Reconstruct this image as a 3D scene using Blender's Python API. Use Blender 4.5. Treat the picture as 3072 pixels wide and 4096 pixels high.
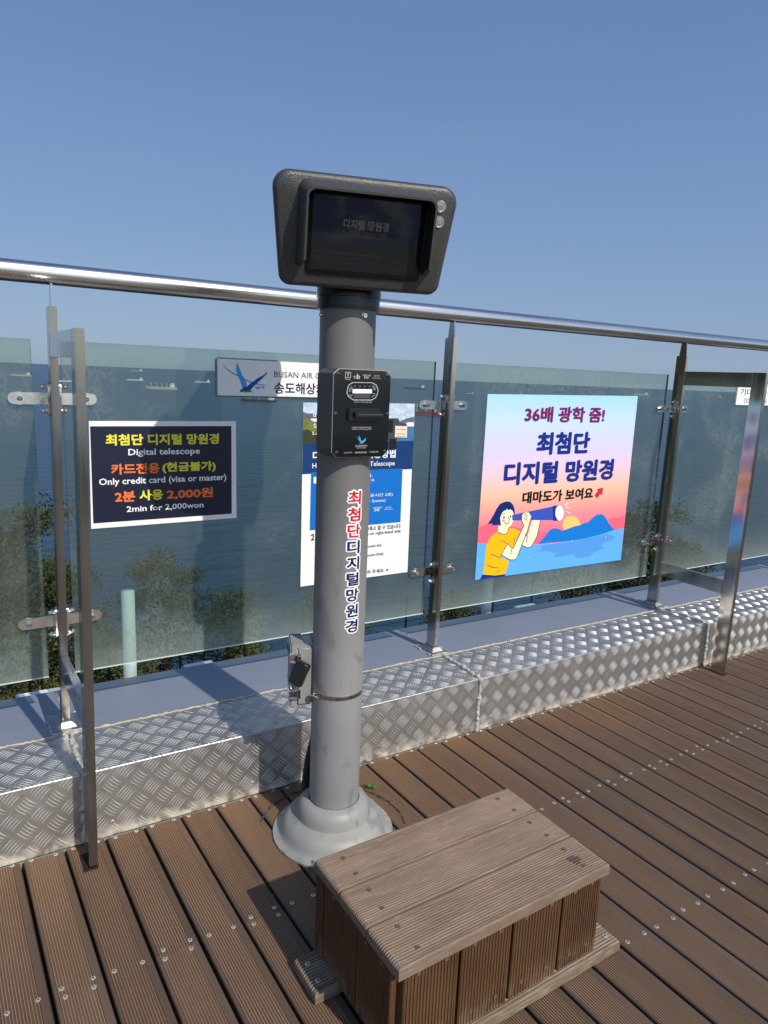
import bpy, bmesh, math, random
from math import sin, cos, pi, radians as rad, sqrt, atan2, hypot
from mathutils import Vector as V, Matrix
random.seed(7)
for o in list(bpy.data.objects): bpy.data.objects.remove(o)
S = bpy.context.scene
COL = S.collection
# ---------------------------------------------------------------- camera, sky, sun, exposure
YAW, PITCH, ROLL = 0.55135, 0.19228, 0.04088
CAM = V((0.0048, -2.0401, 1.4159))
cd = bpy.data.cameras.new('camera'); cam = bpy.data.objects.new('camera', cd); COL.objects.link(cam)
F = V((sin(YAW)*cos(PITCH), cos(YAW)*cos(PITCH), -sin(PITCH)))
R = V((cos(YAW), -sin(YAW), 0)); U = R.cross(F)
R2 = R*cos(ROLL)+U*sin(ROLL); U2 = U*cos(ROLL)-R*sin(ROLL)
M = Matrix((R2, U2, -F)).transposed().to_4x4(); M.translation = CAM
cam.matrix_world = M
cd.sensor_fit = 'HORIZONTAL'; cd.sensor_width = 36; cd.lens = 2790.06/3072*36
cd.clip_start = 0.05; cd.clip_end = 60000
S.camera = cam
SUN = V((0.1445, -0.7295, 0.6686)).normalized()
w = bpy.data.worlds.new('World'); S.world = w; w.use_nodes = True
nt = w.node_tree; bg = nt.nodes['Background']
sky = nt.nodes.new('ShaderNodeTexSky'); sky.sky_type = 'NISHITA'; sky.sun_disc = False
sky.sun_elevation = math.asin(SUN.z); sky.sun_rotation = atan2(SUN.x, SUN.y)
sky.altitude = 80; sky.air_density = 1.0; sky.dust_density = 0.8; sky.ozone_density = 4
tcw = nt.nodes.new('ShaderNodeTexCoord'); spw = nt.nodes.new('ShaderNodeSeparateXYZ'); nt.links.new(tcw.outputs['Generated'], spw.inputs[0])
crw = nt.nodes.new('ShaderNodeValToRGB'); nt.links.new(spw.outputs[2], crw.inputs[0])
def lin(r, g, b): return tuple(((c/255+.055)/1.055)**2.4*.5 for c in (r, g, b))+(1,)
for i, (q, c) in enumerate(((0, (143, 163, 191)), (.07, (134, 158, 193)), (.28, (115, 144, 190)), (.42, (101, 131, 179)), (1, (66, 99, 153)))):
    e = crw.color_ramp.elements[i] if i < 2 else crw.color_ramp.elements.new(q); e.position = q; e.color = lin(*c)
scw = nt.nodes.new('ShaderNodeVectorMath'); scw.operation = 'SCALE'; scw.inputs['Scale'].default_value = 2/.145; nt.links.new(crw.outputs[0], scw.inputs[0])
mxw = nt.nodes.new('ShaderNodeMix'); mxw.data_type = 'RGBA'; rgw = nt.nodes.new('ShaderNodeMapRange'); rgw.inputs[1].default_value = -.45; rgw.inputs[2].default_value = 0; rgw.inputs[3].default_value = .15; rgw.inputs[4].default_value = .85; nt.links.new(spw.outputs[1], rgw.inputs[0]); nt.links.new(rgw.outputs[0], mxw.inputs[0]); nt.links.new(sky.outputs[0], mxw.inputs[6]); nt.links.new(scw.outputs[0], mxw.inputs[7])
nzw = nt.nodes.new('ShaderNodeTexNoise'); nzw.inputs['Scale'].default_value = 2.2; nzw.inputs['Detail'].default_value = 7; mpw = nt.nodes.new('ShaderNodeMapping'); mpw.inputs['Scale'].default_value = (1, 1, 7); nt.links.new(tcw.outputs['Generated'], mpw.inputs[0]); nt.links.new(mpw.outputs[0], nzw.inputs['Vector'])
rcw = nt.nodes.new('ShaderNodeMapRange'); rcw.inputs[1].default_value = .5; rcw.inputs[2].default_value = .8; rcw.inputs[4].default_value = .05; nt.links.new(nzw.outputs[0], rcw.inputs[0])
clw = nt.nodes.new('ShaderNodeMix'); clw.data_type = 'RGBA'; clw.inputs[7].default_value = (3.6, 3.9, 4.3, 1); nt.links.new(rcw.outputs[0], clw.inputs[0]); nt.links.new(mxw.outputs[2], clw.inputs[6]); nt.links.new(clw.outputs[2], bg.inputs[0]); bg.inputs[1].default_value = 0.145
sl = bpy.data.lights.new('sun', 'SUN'); sl.energy = 4.0; sl.angle = rad(0.6); sl.color = (1, .93, .82)
so = bpy.data.objects.new('sun', sl); COL.objects.link(so)
so.rotation_euler = SUN.to_track_quat('Z', 'Y').to_euler(); so.location = (2, -6, 8)
S.view_settings.view_transform = 'Standard'; S.view_settings.look = 'None'; S.view_settings.gamma = 1
S.view_settings.exposure = 0.0
S.cycles.max_bounces = 10; S.cycles.transparent_max_bounces = 24
# ---------------------------------------------------------------- data measured for flat printed things (x, z on their plane)
P1=[(.367,1.22),(.836,1.22),(.837,.902),(.365,.901)]
P1o=[(.364,1.237),(.853,1.237),(.855,.885),(.358,.883)]
T1=[('최첨단 디지털 망원경',(.4125,.7905,1.1565,1.1945),'yellow',.035),('Digital telescope',(.482,.722,1.117,1.145),'white',.02),('카드전용',(.4265,.5835,1.06,1.0965),'orange',.035),('(현금불가)',(.592,.7785,1.0585,1.097),'yellow',.035),('Only credit card (visa or master)',(.3875,.817,1.0205,1.0495),'white',.02),('2분',(.4355,.5005,.967,1.004),'orange',.035),('사용',(.5145,.5925,.968,1.005),'yellow',.035),('2,000원',(.605,.768,.9655,1.004),'orange',.035),('2min for 2,000won',(.471,.733,.929,.952),'white',.02)]
P2=[(.784,1.45),(1.177,1.45),(1.168,1.328),(.785,1.327)]
L2=[('light_blue',[(.852,1.44),(.855,1.438),(.863,1.419),(.873,1.398),(.882,1.386),(.887,1.373),(.889,1.359),(.872,1.356),(.863,1.382),(.855,1.397),(.85,1.416),(.85,1.431)]),('light_blue',[(.8,1.435),(.821,1.418),(.837,1.407),(.857,1.4),(.88,1.387),(.907,1.377),(.934,1.371),(.976,1.368),(.934,1.368),(.904,1.374),(.88,1.383),(.855,1.395),(.834,1.404),(.814,1.419)]),('logo_green',[(.863,1.342),(.877,1.344),(.894,1.349),(.904,1.352),(.907,1.343),(.917,1.34),(.904,1.341),(.887,1.339),(.872,1.34)]),('logo_blue',[(.862,1.339),(.867,1.349),(.877,1.357),(.89,1.361),(.907,1.375),(.927,1.389),(.951,1.402),(.955,1.407),(.951,1.394),(.934,1.379),(.917,1.364),(.904,1.351),(.887,1.345),(.877,1.346),(.863,1.342)]),('logo_green',[(.951,1.403),(.966,1.415),(.962,1.404),(.948,1.392)]),('ring',[(.939,1.36),(.939,1.363),(.937,1.366),(.935,1.367),(.932,1.368),(.929,1.368),(.926,1.367),(.923,1.365),(.922,1.363),(.921,1.36),(.922,1.357),(.923,1.354),(.926,1.353),(.929,1.352),(.932,1.352),(.935,1.353),(.937,1.355),(.939,1.357)],[(.938,1.36),(.937,1.363),(.936,1.365),(.934,1.366),(.931,1.367),(.929,1.367),(.926,1.366),(.924,1.364),(.923,1.362),(.923,1.36),(.923,1.357),(.924,1.355),(.926,1.354),(.929,1.353),(.932,1.353),(.934,1.354),(.936,1.356),(.937,1.358)]),('light_blue',[(.923,1.36),(.923,1.358),(.925,1.356),(.927,1.354),(.929,1.353),(.931,1.353),(.934,1.354),(.936,1.356),(.937,1.358),(.937,1.36)]),('ring',[(.955,1.361),(.955,1.363),(.953,1.364),(.952,1.366),(.95,1.366),(.948,1.366),(.946,1.365),(.944,1.364),(.943,1.362),(.943,1.36),(.943,1.358),(.944,1.357),(.946,1.355),(.948,1.355),(.95,1.355),(.952,1.356),(.953,1.357),(.955,1.359)],[(.954,1.361),(.953,1.362),(.952,1.363),(.951,1.364),(.95,1.365),(.948,1.365),(.946,1.364),(.945,1.363),(.944,1.362),(.944,1.36),(.944,1.359),(.945,1.358),(.946,1.357),(.948,1.356),(.95,1.356),(.951,1.357),(.952,1.358),(.953,1.359)]),('light_blue',[(.944,1.36),(.945,1.359),(.945,1.358),(.947,1.357),(.948,1.356),(.95,1.356),(.951,1.357),(.952,1.358),(.953,1.359),(.953,1.361)])]
T2=[('BUSAN AIR CRUISE',(.992,1.254,1.396,1.417),'ink',-.004),('송도해상케이블카',(.9925,1.3265,1.3375,1.379),'ink',.02)]
P3=[(1.114,1.307),(1.614,1.31),(1.618,.593),(1.116,.59)]
P3sky=[(1.114,1.307),(1.614,1.31),(1.617,1.224),(1.114,1.224)]
P3navy=[(1.115,1.16),(1.616,1.168),(1.615,1.04),(1.115,1.037)]
P3art=[('sky_pale',[(1.114,1.307),(1.614,1.31),(1.617,1.214),(1.114,1.237)]),('town_water',[(1.114,1.241),(1.617,1.231),(1.617,1.144),(1.115,1.135)]),('hill_grey',[(1.114,1.273),(1.133,1.266),(1.154,1.267),(1.185,1.258),(1.205,1.241),(1.114,1.241)]),('hill_grey',[(1.54,1.235),(1.575,1.249),(1.615,1.257),(1.615,1.231),(1.54,1.232)]),('town_white',[(1.576,1.232),(1.593,1.235),(1.615,1.233),(1.615,1.217),(1.581,1.217)]),('town_white',[(1.145,1.247),(1.19,1.25),(1.191,1.237),(1.148,1.235)]),('bush_green',[(1.114,1.253),(1.129,1.249),(1.148,1.241),(1.172,1.228),(1.191,1.211),(1.221,1.194),(1.222,1.124),(1.115,1.126)]),('bush_dark',[(1.114,1.203),(1.134,1.207),(1.158,1.194),(1.192,1.185),(1.221,1.163),(1.223,1.122),(1.115,1.124)]),('navy',[(1.115,1.152),(1.617,1.158),(1.615,1.04),(1.115,1.037)]),('scope_grey',[(1.483,1.25),(1.534,1.25),(1.542,1.242),(1.544,1.173),(1.53,1.164),(1.487,1.164)]),('scope_dark',[(1.489,1.244),(1.513,1.244),(1.513,1.192),(1.491,1.192)]),('scope_grey',[(1.54,1.235),(1.579,1.226),(1.577,1.214),(1.541,1.219)]),('scope_dark',[(1.497,1.167),(1.533,1.166),(1.533,1.125),(1.5,1.125)]),('brightblue',[(1.152,1.043),(1.568,1.044),(1.57,.817),(1.151,.815)])]
T3=[('디지털 망원경 이용방법',(1.1565,1.531,1.0895,1.123),'white',.03),('How to Use a Digital Telescope',(1.1555,1.5285,1.052,1.0775),'white',.01),('비교할 수 없는',(1.1545,1.317,1.25,1.2695),'white',.01),('상상의 세계',(1.1555,1.2785,1.211,1.233),'white',.01),('Let us explore',(1.154,1.3195,1.1825,1.1985),'cream',.01),('1',(1.1625,1.175,.999,1.0245),'white',.02),('2',(1.1555,1.172,.7735,.7995),'ink2',.02),('STAGLASS',(1.4765,1.5765,1.264,1.2795),'white',0),('카드를 넣어주세요. 다.',(1.2105,1.4245,1.013,1.027),'white',.01),('Please insert your card.',(1.211,1.4355,.994,1.007),'white',.01),('이용요금 : ₩2,000(이용시간 2분)',(1.213,1.5255,.9295,.945),'white',.005),('Fee : ₩2,000(for 2mins)',(1.248,1.4915,.906,.921),'white',.005),('SAMSUNG',(1.433,1.474,.8825,.889),'white',.005),('pay',(1.441,1.4655,.869,.881),'white',.01),('pay On',(1.492,1.52,.8805,.8875),'white',.005),('[후불교통카드]',(1.4855,1.5275,.872,.878),'white',0),('버튼으로 화면을 확대/축소 할 수 있습니다.',(1.2515,1.5745,.791,.81),'ink2',.005),('with the button on right-hand side.',(1.2875,1.577,.769,.7855),'ink2',.005),('확대 (Zoom-In)',(1.3565,1.4795,.7165,.735),'ink2',.005),('축소 (Zoom-Out)',(1.358,1.4915,.6785,.697),'ink2',.005),('※ 문의하여 주세요. ※',(1.3395,1.5195,.6065,.624),'ink2',.005)]
NOTE=[(1.522,1.22),(1.58,1.218),(1.581,1.171),(1.522,1.173)]
P4=[(1.995,1.357),(2.976,1.368),(2.981,.505),(1.994,.512)]
P4art=[('pink_far',[(1.999,.763),(2.063,.776),(2.104,.767),(2.256,.735),(2.32,.707),(2.426,.702),(2.379,.648),(1.993,.685)]),('pink_far',[(2.847,.739),(2.913,.74),(2.976,.744),(2.977,.681),(2.906,.675)]),('sun_yellow',[(2.647,.722),(2.643,.735),(2.635,.747),(2.624,.757),(2.61,.766),(2.595,.771),(2.578,.774),(2.563,.774),(2.549,.77),(2.537,.763),(2.528,.754),(2.524,.743),(2.523,.731),(2.527,.719),(2.534,.707),(2.545,.697),(2.559,.688),(2.574,.682),(2.591,.679),(2.606,.679),(2.621,.683),(2.633,.69),(2.642,.699),(2.646,.71)]),('sea_blue',[(1.993,.685),(2.37,.647),(2.47,.643),(2.6,.644),(2.793,.657),(2.906,.674),(2.977,.681),(2.981,.505),(1.994,.512)]),('mountain',[(2.37,.648),(2.411,.683),(2.443,.714),(2.47,.72),(2.498,.713),(2.527,.702),(2.563,.708),(2.609,.718),(2.647,.72),(2.675,.73),(2.704,.732),(2.739,.757),(2.768,.767),(2.797,.767),(2.825,.751),(2.861,.713),(2.906,.675),(2.793,.657),(2.695,.648),(2.6,.644),(2.46,.647)]),('sea_dark',[(2.38,.637),(2.47,.639),(2.6,.639),(2.854,.656),(2.913,.64),(2.91,.625),(2.87,.618),(2.811,.602),(2.843,.581),(2.785,.572),(2.747,.561),(2.753,.549),(2.67,.547),(2.63,.555),(2.633,.569),(2.581,.57),(2.487,.569),(2.482,.58),(2.522,.587),(2.466,.596),(2.456,.603),(2.374,.611),(2.364,.619),(2.409,.622)]),('skin2',[(2.321,.773),(2.373,.766),(2.357,.687),(2.327,.64),(2.301,.637),(2.263,.652),(2.269,.695),(2.295,.693)]),('scope1',[(2.178,.803),(2.287,.813),(2.448,.829),(2.46,.76),(2.278,.773),(2.189,.778)]),('scope2',[(2.447,.831),(2.497,.833),(2.513,.755),(2.458,.756)]),('white',[(2.524,.791),(2.522,.802),(2.518,.811),(2.512,.82),(2.506,.826),(2.498,.83),(2.491,.832),(2.483,.831),(2.477,.828),(2.472,.822),(2.468,.814),(2.467,.805),(2.467,.795),(2.469,.785),(2.473,.776),(2.479,.767),(2.485,.761),(2.493,.756),(2.5,.754),(2.507,.755),(2.514,.759),(2.519,.764),(2.523,.772),(2.524,.781)]),('hair',[(2.093,.841),(2.111,.862),(2.143,.871),(2.172,.868),(2.193,.85),(2.204,.824),(2.206,.782),(2.189,.773),(2.178,.768),(2.154,.755),(2.129,.762),(2.072,.764),(2.075,.772),(2.045,.772),(2.065,.795),(2.079,.816)]),('skin2',[(2.111,.76),(2.171,.747),(2.169,.723),(2.153,.716),(2.137,.718),(2.109,.73)]),('skin2',[(2.127,.819),(2.139,.828),(2.151,.83),(2.153,.837),(2.163,.828),(2.175,.832),(2.188,.826),(2.198,.811),(2.2,.776),(2.187,.754),(2.168,.742),(2.142,.748),(2.125,.762),(2.117,.798)]),('shirt',[(2.109,.731),(2.137,.718),(2.158,.716),(2.169,.723),(2.173,.743),(2.21,.738),(2.249,.723),(2.228,.682),(2.215,.64),(2.203,.638),(2.176,.656),(2.137,.605),(2.161,.598),(2.192,.582),(2.175,.518),(2.11,.52),(2.038,.534),(2.043,.592),(2.046,.669),(2.061,.703),(2.084,.72)]),('pants',[(2.036,.534),(2.11,.52),(2.175,.52),(2.176,.511),(2.022,.512)]),('skin2',[(2.175,.667),(2.14,.62),(2.16,.603),(2.195,.588),(2.229,.586),(2.244,.604),(2.295,.732),(2.304,.771),(2.311,.791),(2.291,.812),(2.265,.813),(2.25,.801),(2.251,.775),(2.268,.748),(2.257,.729),(2.211,.64),(2.198,.643)]),('scope1',[(2.189,.804),(2.247,.807),(2.249,.777),(2.193,.779)]),('hair',('M',[[(2.13,.688),(2.175,.665),(2.177,.667),(2.131,.69)],[(2.174,.668),(2.129,.604),(2.132,.602),(2.177,.667)],[(2.133,.604),(2.079,.629),(2.078,.626),(2.132,.602)]])),('hair',('M',[[(2.058,.578),(2.09,.56),(2.092,.563),(2.06,.58)],[(2.088,.561),(2.126,.554),(2.126,.557),(2.088,.564)]])),('hair',('M',[[(2.115,.54),(2.14,.538),(2.14,.541),(2.115,.542)]])),('hair',('M',[[(2.2,.611),(2.205,.638),(2.201,.639),(2.197,.611)]])),('hair',('M',[[(2.215,.659),(2.216,.694),(2.213,.694),(2.212,.659)]])),('hair',('M',[[(2.28,.7),(2.294,.691),(2.296,.693),(2.281,.702)],[(2.292,.694),(2.293,.664),(2.297,.663),(2.295,.693)]])),('hair',('M',[[(2.139,.618),(2.195,.585),(2.197,.588),(2.14,.62)],[(2.194,.586),(2.231,.583),(2.23,.586),(2.194,.589)],[(2.23,.583),(2.247,.603),(2.244,.604),(2.227,.584)],[(2.246,.601),(2.299,.732),(2.296,.734),(2.242,.603)],[(2.299,.731),(2.308,.772),(2.304,.773),(2.295,.732)]])),('hair',('M',[[(2.263,.651),(2.302,.634),(2.303,.637),(2.265,.653)],[(2.301,.635),(2.329,.636),(2.328,.639),(2.3,.637)],[(2.328,.636),(2.361,.687),(2.358,.689),(2.325,.638)],[(2.36,.686),(2.375,.765),(2.371,.766),(2.357,.687)]])),('hair',('M',[[(2.174,.665),(2.211,.639),(2.212,.641),(2.175,.667)],[(2.212,.639),(2.259,.729),(2.256,.73),(2.209,.64)],[(2.258,.728),(2.27,.748),(2.267,.749),(2.256,.729)],[(2.27,.747),(2.251,.777),(2.249,.777),(2.267,.747)],[(2.252,.776),(2.251,.802),(2.248,.802),(2.249,.776)],[(2.25,.8),(2.267,.813),(2.265,.815),(2.248,.802)],[(2.265,.812),(2.292,.811),(2.292,.813),(2.264,.814)],[(2.29,.812),(2.31,.79),(2.312,.79),(2.292,.813)]])),('hair',('M',[[(2.266,.807),(2.286,.791),(2.288,.792),(2.268,.808)]])),('hair',('M',[[(2.264,.797),(2.286,.781),(2.287,.783),(2.265,.798)]])),('hair',('M',[[(2.262,.786),(2.283,.77),(2.285,.772),(2.264,.787)]])),('hair',('M',[[(2.107,.729),(2.137,.715),(2.139,.718),(2.108,.731)],[(2.136,.716),(2.159,.714),(2.159,.717),(2.136,.718)],[(2.158,.714),(2.172,.722),(2.17,.724),(2.156,.716)],[(2.172,.722),(2.173,.744),(2.17,.745),(2.169,.722)]])),('hair',[(2.144,.796),(2.143,.799),(2.141,.802),(2.138,.802),(2.136,.8),(2.136,.796),(2.137,.793),(2.139,.791),(2.142,.79),(2.144,.792)]),('hair',[(2.183,.798),(2.182,.801),(2.18,.803),(2.178,.803),(2.177,.801),(2.176,.798),(2.177,.795),(2.179,.793),(2.181,.793),(2.183,.795)]),('hair',('M',[[(2.144,.773),(2.154,.765),(2.156,.767),(2.146,.775)],[(2.153,.766),(2.166,.764),(2.166,.766),(2.153,.768)],[(2.166,.764),(2.177,.771),(2.174,.773),(2.163,.766)]])),('hair',('M',[[(2.163,.796),(2.174,.781),(2.176,.782),(2.165,.797)],[(2.174,.783),(2.165,.779),(2.166,.778),(2.176,.781)]])),('hair',('M',[[(2.129,.811),(2.145,.816),(2.144,.817),(2.127,.813)]])),('cheek',[(2.146,.782),(2.145,.784),(2.142,.786),(2.139,.787),(2.135,.787),(2.132,.785),(2.132,.783),(2.133,.78),(2.136,.778),(2.139,.777),(2.143,.777),(2.146,.779)]),('white',('M',[[(2.526,.826),(2.549,.839),(2.544,.843),(2.521,.83)]])),('white',('M',[[(2.529,.814),(2.562,.813),(2.561,.818),(2.528,.819)]])),('white',('M',[[(2.532,.798),(2.569,.782),(2.571,.786),(2.534,.802)]])),('red_arrow',[(2.785,.905),(2.783,.867),(2.769,.876),(2.75,.853),(2.731,.872),(2.753,.892),(2.741,.9)]),('white',[(2.596,.649),(2.599,.644),(2.601,.644),(2.599,.643),(2.598,.638),(2.595,.643),(2.593,.645),(2.595,.645)]),('white',[(2.839,.651),(2.842,.646),(2.844,.646),(2.842,.644),(2.841,.639),(2.838,.645),(2.836,.646),(2.838,.647)]),('white',[(2.948,.668),(2.951,.662),(2.954,.662),(2.952,.661),(2.95,.656),(2.947,.661),(2.945,.663),(2.947,.663)]),('white',[(2.319,.591),(2.321,.586),(2.323,.586),(2.322,.585),(2.32,.58),(2.318,.585),(2.316,.587),(2.318,.587)]),('white',[(2.0,.614),(2.002,.609),(2.003,.609),(2.002,.608),(2.0,.604),(1.998,.608),(1.997,.61),(1.998,.61)])]
T4=[('36배 광학 줌!',(2.2195,2.744,1.2345,1.3085),'magenta',.03),('최첨단',(2.3075,2.6585,1.0825,1.1895),'royal',.037),('디지털 망원경',(2.121,2.8475,.9445,1.052),'royal',.037),('대마도가 보여요',(2.245,2.717,.853,.9115),'black',.03)]
P5=[(3.804,1.443),(4.72,1.474),(4.729,1.338),(3.804,1.328)]
T5=[('기대지 마시오',(3.833,4.2215,1.391,1.428),'ink',.01),('DO NOT LEAN',(3.881,4.1025,1.348,1.374),'ink',-.005)]
CR=[(.845,1.418),(.862,1.431),(1.003,1.431),(1.021,1.419),(1.022,1.217),(1.009,1.196),(.861,1.197),(.846,1.212)]
CRs=[(.859,1.417),(1.008,1.418),(.854,1.314),(1.014,1.314),(.86,1.211),(1.009,1.212)]
CRslot=[[(.888,1.33),(.989,1.329),(.989,1.295),(.888,1.295)],[(.911,1.319),(.989,1.317),(.987,1.308),(.911,1.306)]]
CRdisp=[[(.902,1.379),(.962,1.38),(.962,1.369),(.903,1.368)],[(.907,1.368),(.957,1.369),(.957,1.356),(.907,1.355)]]
CRring=[(.885,1.372),(.889,1.389),(.902,1.397),(.962,1.398),(.976,1.392),(.982,1.379),(.981,1.369),(.975,1.357),(.963,1.351),(.905,1.35),(.891,1.358),(.886,1.365)]
CRarcs=[[(.893,1.371),(.895,1.38),(.894,1.38),(.892,1.372)],[(.894,1.38),(.9,1.387),(.899,1.387),(.893,1.38)],[(.897,1.371),(.899,1.379),(.898,1.379),(.896,1.372)],[(.898,1.378),(.903,1.384),(.902,1.384),(.897,1.379)],[(.961,1.387),(.967,1.383),(.968,1.383),(.961,1.388)],[(.966,1.383),(.97,1.377),(.971,1.378),(.967,1.384)],[(.963,1.391),(.97,1.385),(.971,1.386),(.964,1.391)],[(.97,1.386),(.973,1.378),(.974,1.378),(.971,1.386)],[(.963,1.358),(.965,1.363),(.964,1.363),(.962,1.359)],[(.964,1.362),(.972,1.364),(.972,1.365),(.964,1.363)],[(.972,1.364),(.972,1.369),(.971,1.369),(.971,1.364)],[(.972,1.369),(.964,1.369),(.965,1.368),(.972,1.368)],[(.911,1.386),(.91,1.387),(.909,1.388),(.908,1.387),(.908,1.386),(.909,1.386),(.909,1.385),(.91,1.386)],[(.926,1.387),(.925,1.388),(.924,1.388),(.924,1.388),(.923,1.387),(.924,1.386),(.925,1.386),(.926,1.386)],[(.94,1.387),(.94,1.388),(.939,1.388),(.938,1.388),(.938,1.387),(.938,1.386),(.939,1.386),(.94,1.386)],[(.955,1.388),(.955,1.388),(.954,1.389),(.953,1.388),(.952,1.388),(.953,1.387),(.954,1.386),(.955,1.387)]]
CRlogo=[('light_blue',[(.918,1.253),(.927,1.246),(.926,1.256),(.931,1.25),(.934,1.24),(.943,1.245),(.95,1.251),(.947,1.242),(.939,1.235),(.928,1.235),(.932,1.238),(.926,1.245)])]
CRt=[('T',(.8835,.892,1.411,1.4195),'white',.03),('Tmoney',(.879,.896,1.4015,1.406),'white',.01),('cash',(.903,.913,1.41,1.4145),'white',0),('bee',(.905,.913,1.406,1.41),'white',0),('b',(.914,.924,1.4055,1.419),'white',.03),('SAMSUNG',(.932,.956,1.414,1.418),'white',.01),('pay',(.937,.951,1.406,1.413),'white',.01),('pay On',(.967,.9835,1.413,1.418),'white',.01),('[후불교통카드]',(.9625,.988,1.4075,1.411),'white',0),('2000061133',(.9035,.961,1.3705,1.378),'black',0),('888888',(.9085,.9545,1.357,1.3665),'seg',0),('ingo',(.891,.904,1.359,1.365),'white',0),('이곳에 카드를 대주세요.',(.907,.963,1.3475,1.3525),'white',.005),('Tag your card to pay here.',(.907,.963,1.343,1.347),'white',0),('이곳에 카드를 넣어주세요.',(.904,.965,1.275,1.28),'white',.005),('Insert your card to pay here.',(.9045,.9655,1.2705,1.2745),'white',0),('송도해상케이블카',(.916,.953,1.2255,1.231),'white',.01),('BUSAN AIR CRUISE',(.921,.948,1.2215,1.2245),'white',0),('(주)원우이엔지',(.882,.9075,1.208,1.2125),'white',0),('www.wonwoo.com',(.916,.9525,1.208,1.2125),'white',0),('T. 02-3665-3200',(.9595,.989,1.209,1.2135),'white',0)]
pipes=[((.6,1.1,.037),(.611,1.1,.43)),((2.707,1.1,.018),(2.689,1.1,.337))]
strips=[(.748,.681,.2),(.846,.694,.2),(.138,.665,.2),(.276,.696,.2),(2.554,.699,.2),(2.685,.696,.2)]
trees=[(.62,8.94,-.55),(.93,10.93,-1.52),(1.18,9.9,-1.69),(.39,7.95,-1.49),(2.93,10.63,-1.86),(3.4,9.47,-2.53),(5.66,9.67,-2.9),(10.33,5.86,-.36),(11.59,5.82,-1.41),(11.68,7.38,-2.64),(1.72,8.82,-2.92),(9.69,8.07,-2.96),(4.92,11.07,-4.87)]
ships=[(282,3925,93.1,'w'),(362,2998,81.2,'s'),(2146,10141,167.2,'s'),(770,3671,80.7,'s'),(576,2355,100.8,'w'),(1115,3687,82.8,'s'),(612,1579,85.0,'d'),(2460,3688,135.0,'d'),(782,1132,113.4,'r'),(2265,2884,39.4,'s'),(2750,3003,58.4,'s'),(5050,4075,139.6,'s'),(5561,3732,144.0,'s')]

# ---------------------------------------------------------------- helpers
def srgb(r, g, b): return tuple((c/255/12.92 if c/255 <= .04045 else ((c/255+.055)/1.055)**2.4) for c in (r, g, b))+(1,)
MC = {}
def mat(name, col, rough=.5, metal=0, var=0, vs=20, bump=0, bs=60, bd=.002, stretch=None, rvar=0, spec=.5, col2=None, coat=0):
    if name in MC: return MC[name]
    m = bpy.data.materials.new(name); m.use_nodes = True; n = m.node_tree.nodes; L = m.node_tree.links
    p = n['Principled BSDF']; c = tuple(col)[:3]+(1,)
    p.inputs['Base Color'].default_value = c; p.inputs['Roughness'].default_value = rough; p.inputs['Metallic'].default_value = metal
    p.inputs['Specular IOR Level'].default_value = spec; p.inputs['Coat Weight'].default_value = coat; p.inputs['Coat Roughness'].default_value = .05
    tc = n.new('ShaderNodeTexCoord'); mp = n.new('ShaderNodeMapping'); L.new(tc.outputs['Object'], mp.inputs[0])
    if stretch: mp.inputs['Scale'].default_value = stretch
    if var or rvar or col2:
        nz = n.new('ShaderNodeTexNoise'); nz.inputs['Scale'].default_value = vs; nz.inputs['Detail'].default_value = 6; nz.inputs['Roughness'].default_value = .65
        L.new(mp.outputs[0], nz.inputs['Vector'])
        if var or col2:
            r = n.new('ShaderNodeMapRange'); r.inputs[1].default_value = .3; r.inputs[2].default_value = .7; L.new(nz.outputs[0], r.inputs[0])
            mx = n.new('ShaderNodeMix'); mx.data_type = 'RGBA'
            a = col2 if col2 else tuple(min(1, x*(1-var)) for x in c[:3])
            b = c[:3] if col2 else tuple(min(1, x*(1+var)) for x in c[:3])
            mx.inputs[6].default_value = tuple(a)[:3]+(1,); mx.inputs[7].default_value = tuple(b)[:3]+(1,)
            L.new(r.outputs[0], mx.inputs[0]); L.new(mx.outputs[2], p.inputs['Base Color'])
        if rvar:
            r = n.new('ShaderNodeMapRange'); r.inputs[1].default_value = .3; r.inputs[2].default_value = .7
            r.inputs[3].default_value = max(.02, rough-rvar); r.inputs[4].default_value = rough+rvar
            L.new(nz.outputs[0], r.inputs[0]); L.new(r.outputs[0], p.inputs['Roughness'])
    if bump:
        nb = n.new('ShaderNodeTexNoise'); nb.inputs['Scale'].default_value = bs; nb.inputs['Detail'].default_value = 3
        L.new(mp.outputs[0], nb.inputs['Vector']); b = n.new('ShaderNodeBump'); b.inputs['Strength'].default_value = bump; b.inputs['Distance'].default_value = bd
        L.new(nb.outputs[0], b.inputs['Height']); L.new(b.outputs[0], p.inputs['Normal'])
    MC[name] = m; return m
def flat(name, r, g, b, rough=.55): return mat(name, srgb(r, g, b), rough, spec=.3)
ROOT = {}
def empty(name, loc, label=None, cat=None, group=None, kind=None):
    o = bpy.data.objects.new(name, None); COL.objects.link(o); o.location = loc; o.empty_display_size = .1
    ROOT[o.name] = V(loc); tag(o, label, cat, group, kind); return o
def tag(o, label=None, cat=None, group=None, kind=None):
    if label: o['label'] = label
    if cat: o['category'] = cat
    if group: o['group'] = group
    if kind: o['kind'] = kind
    return o
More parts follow.
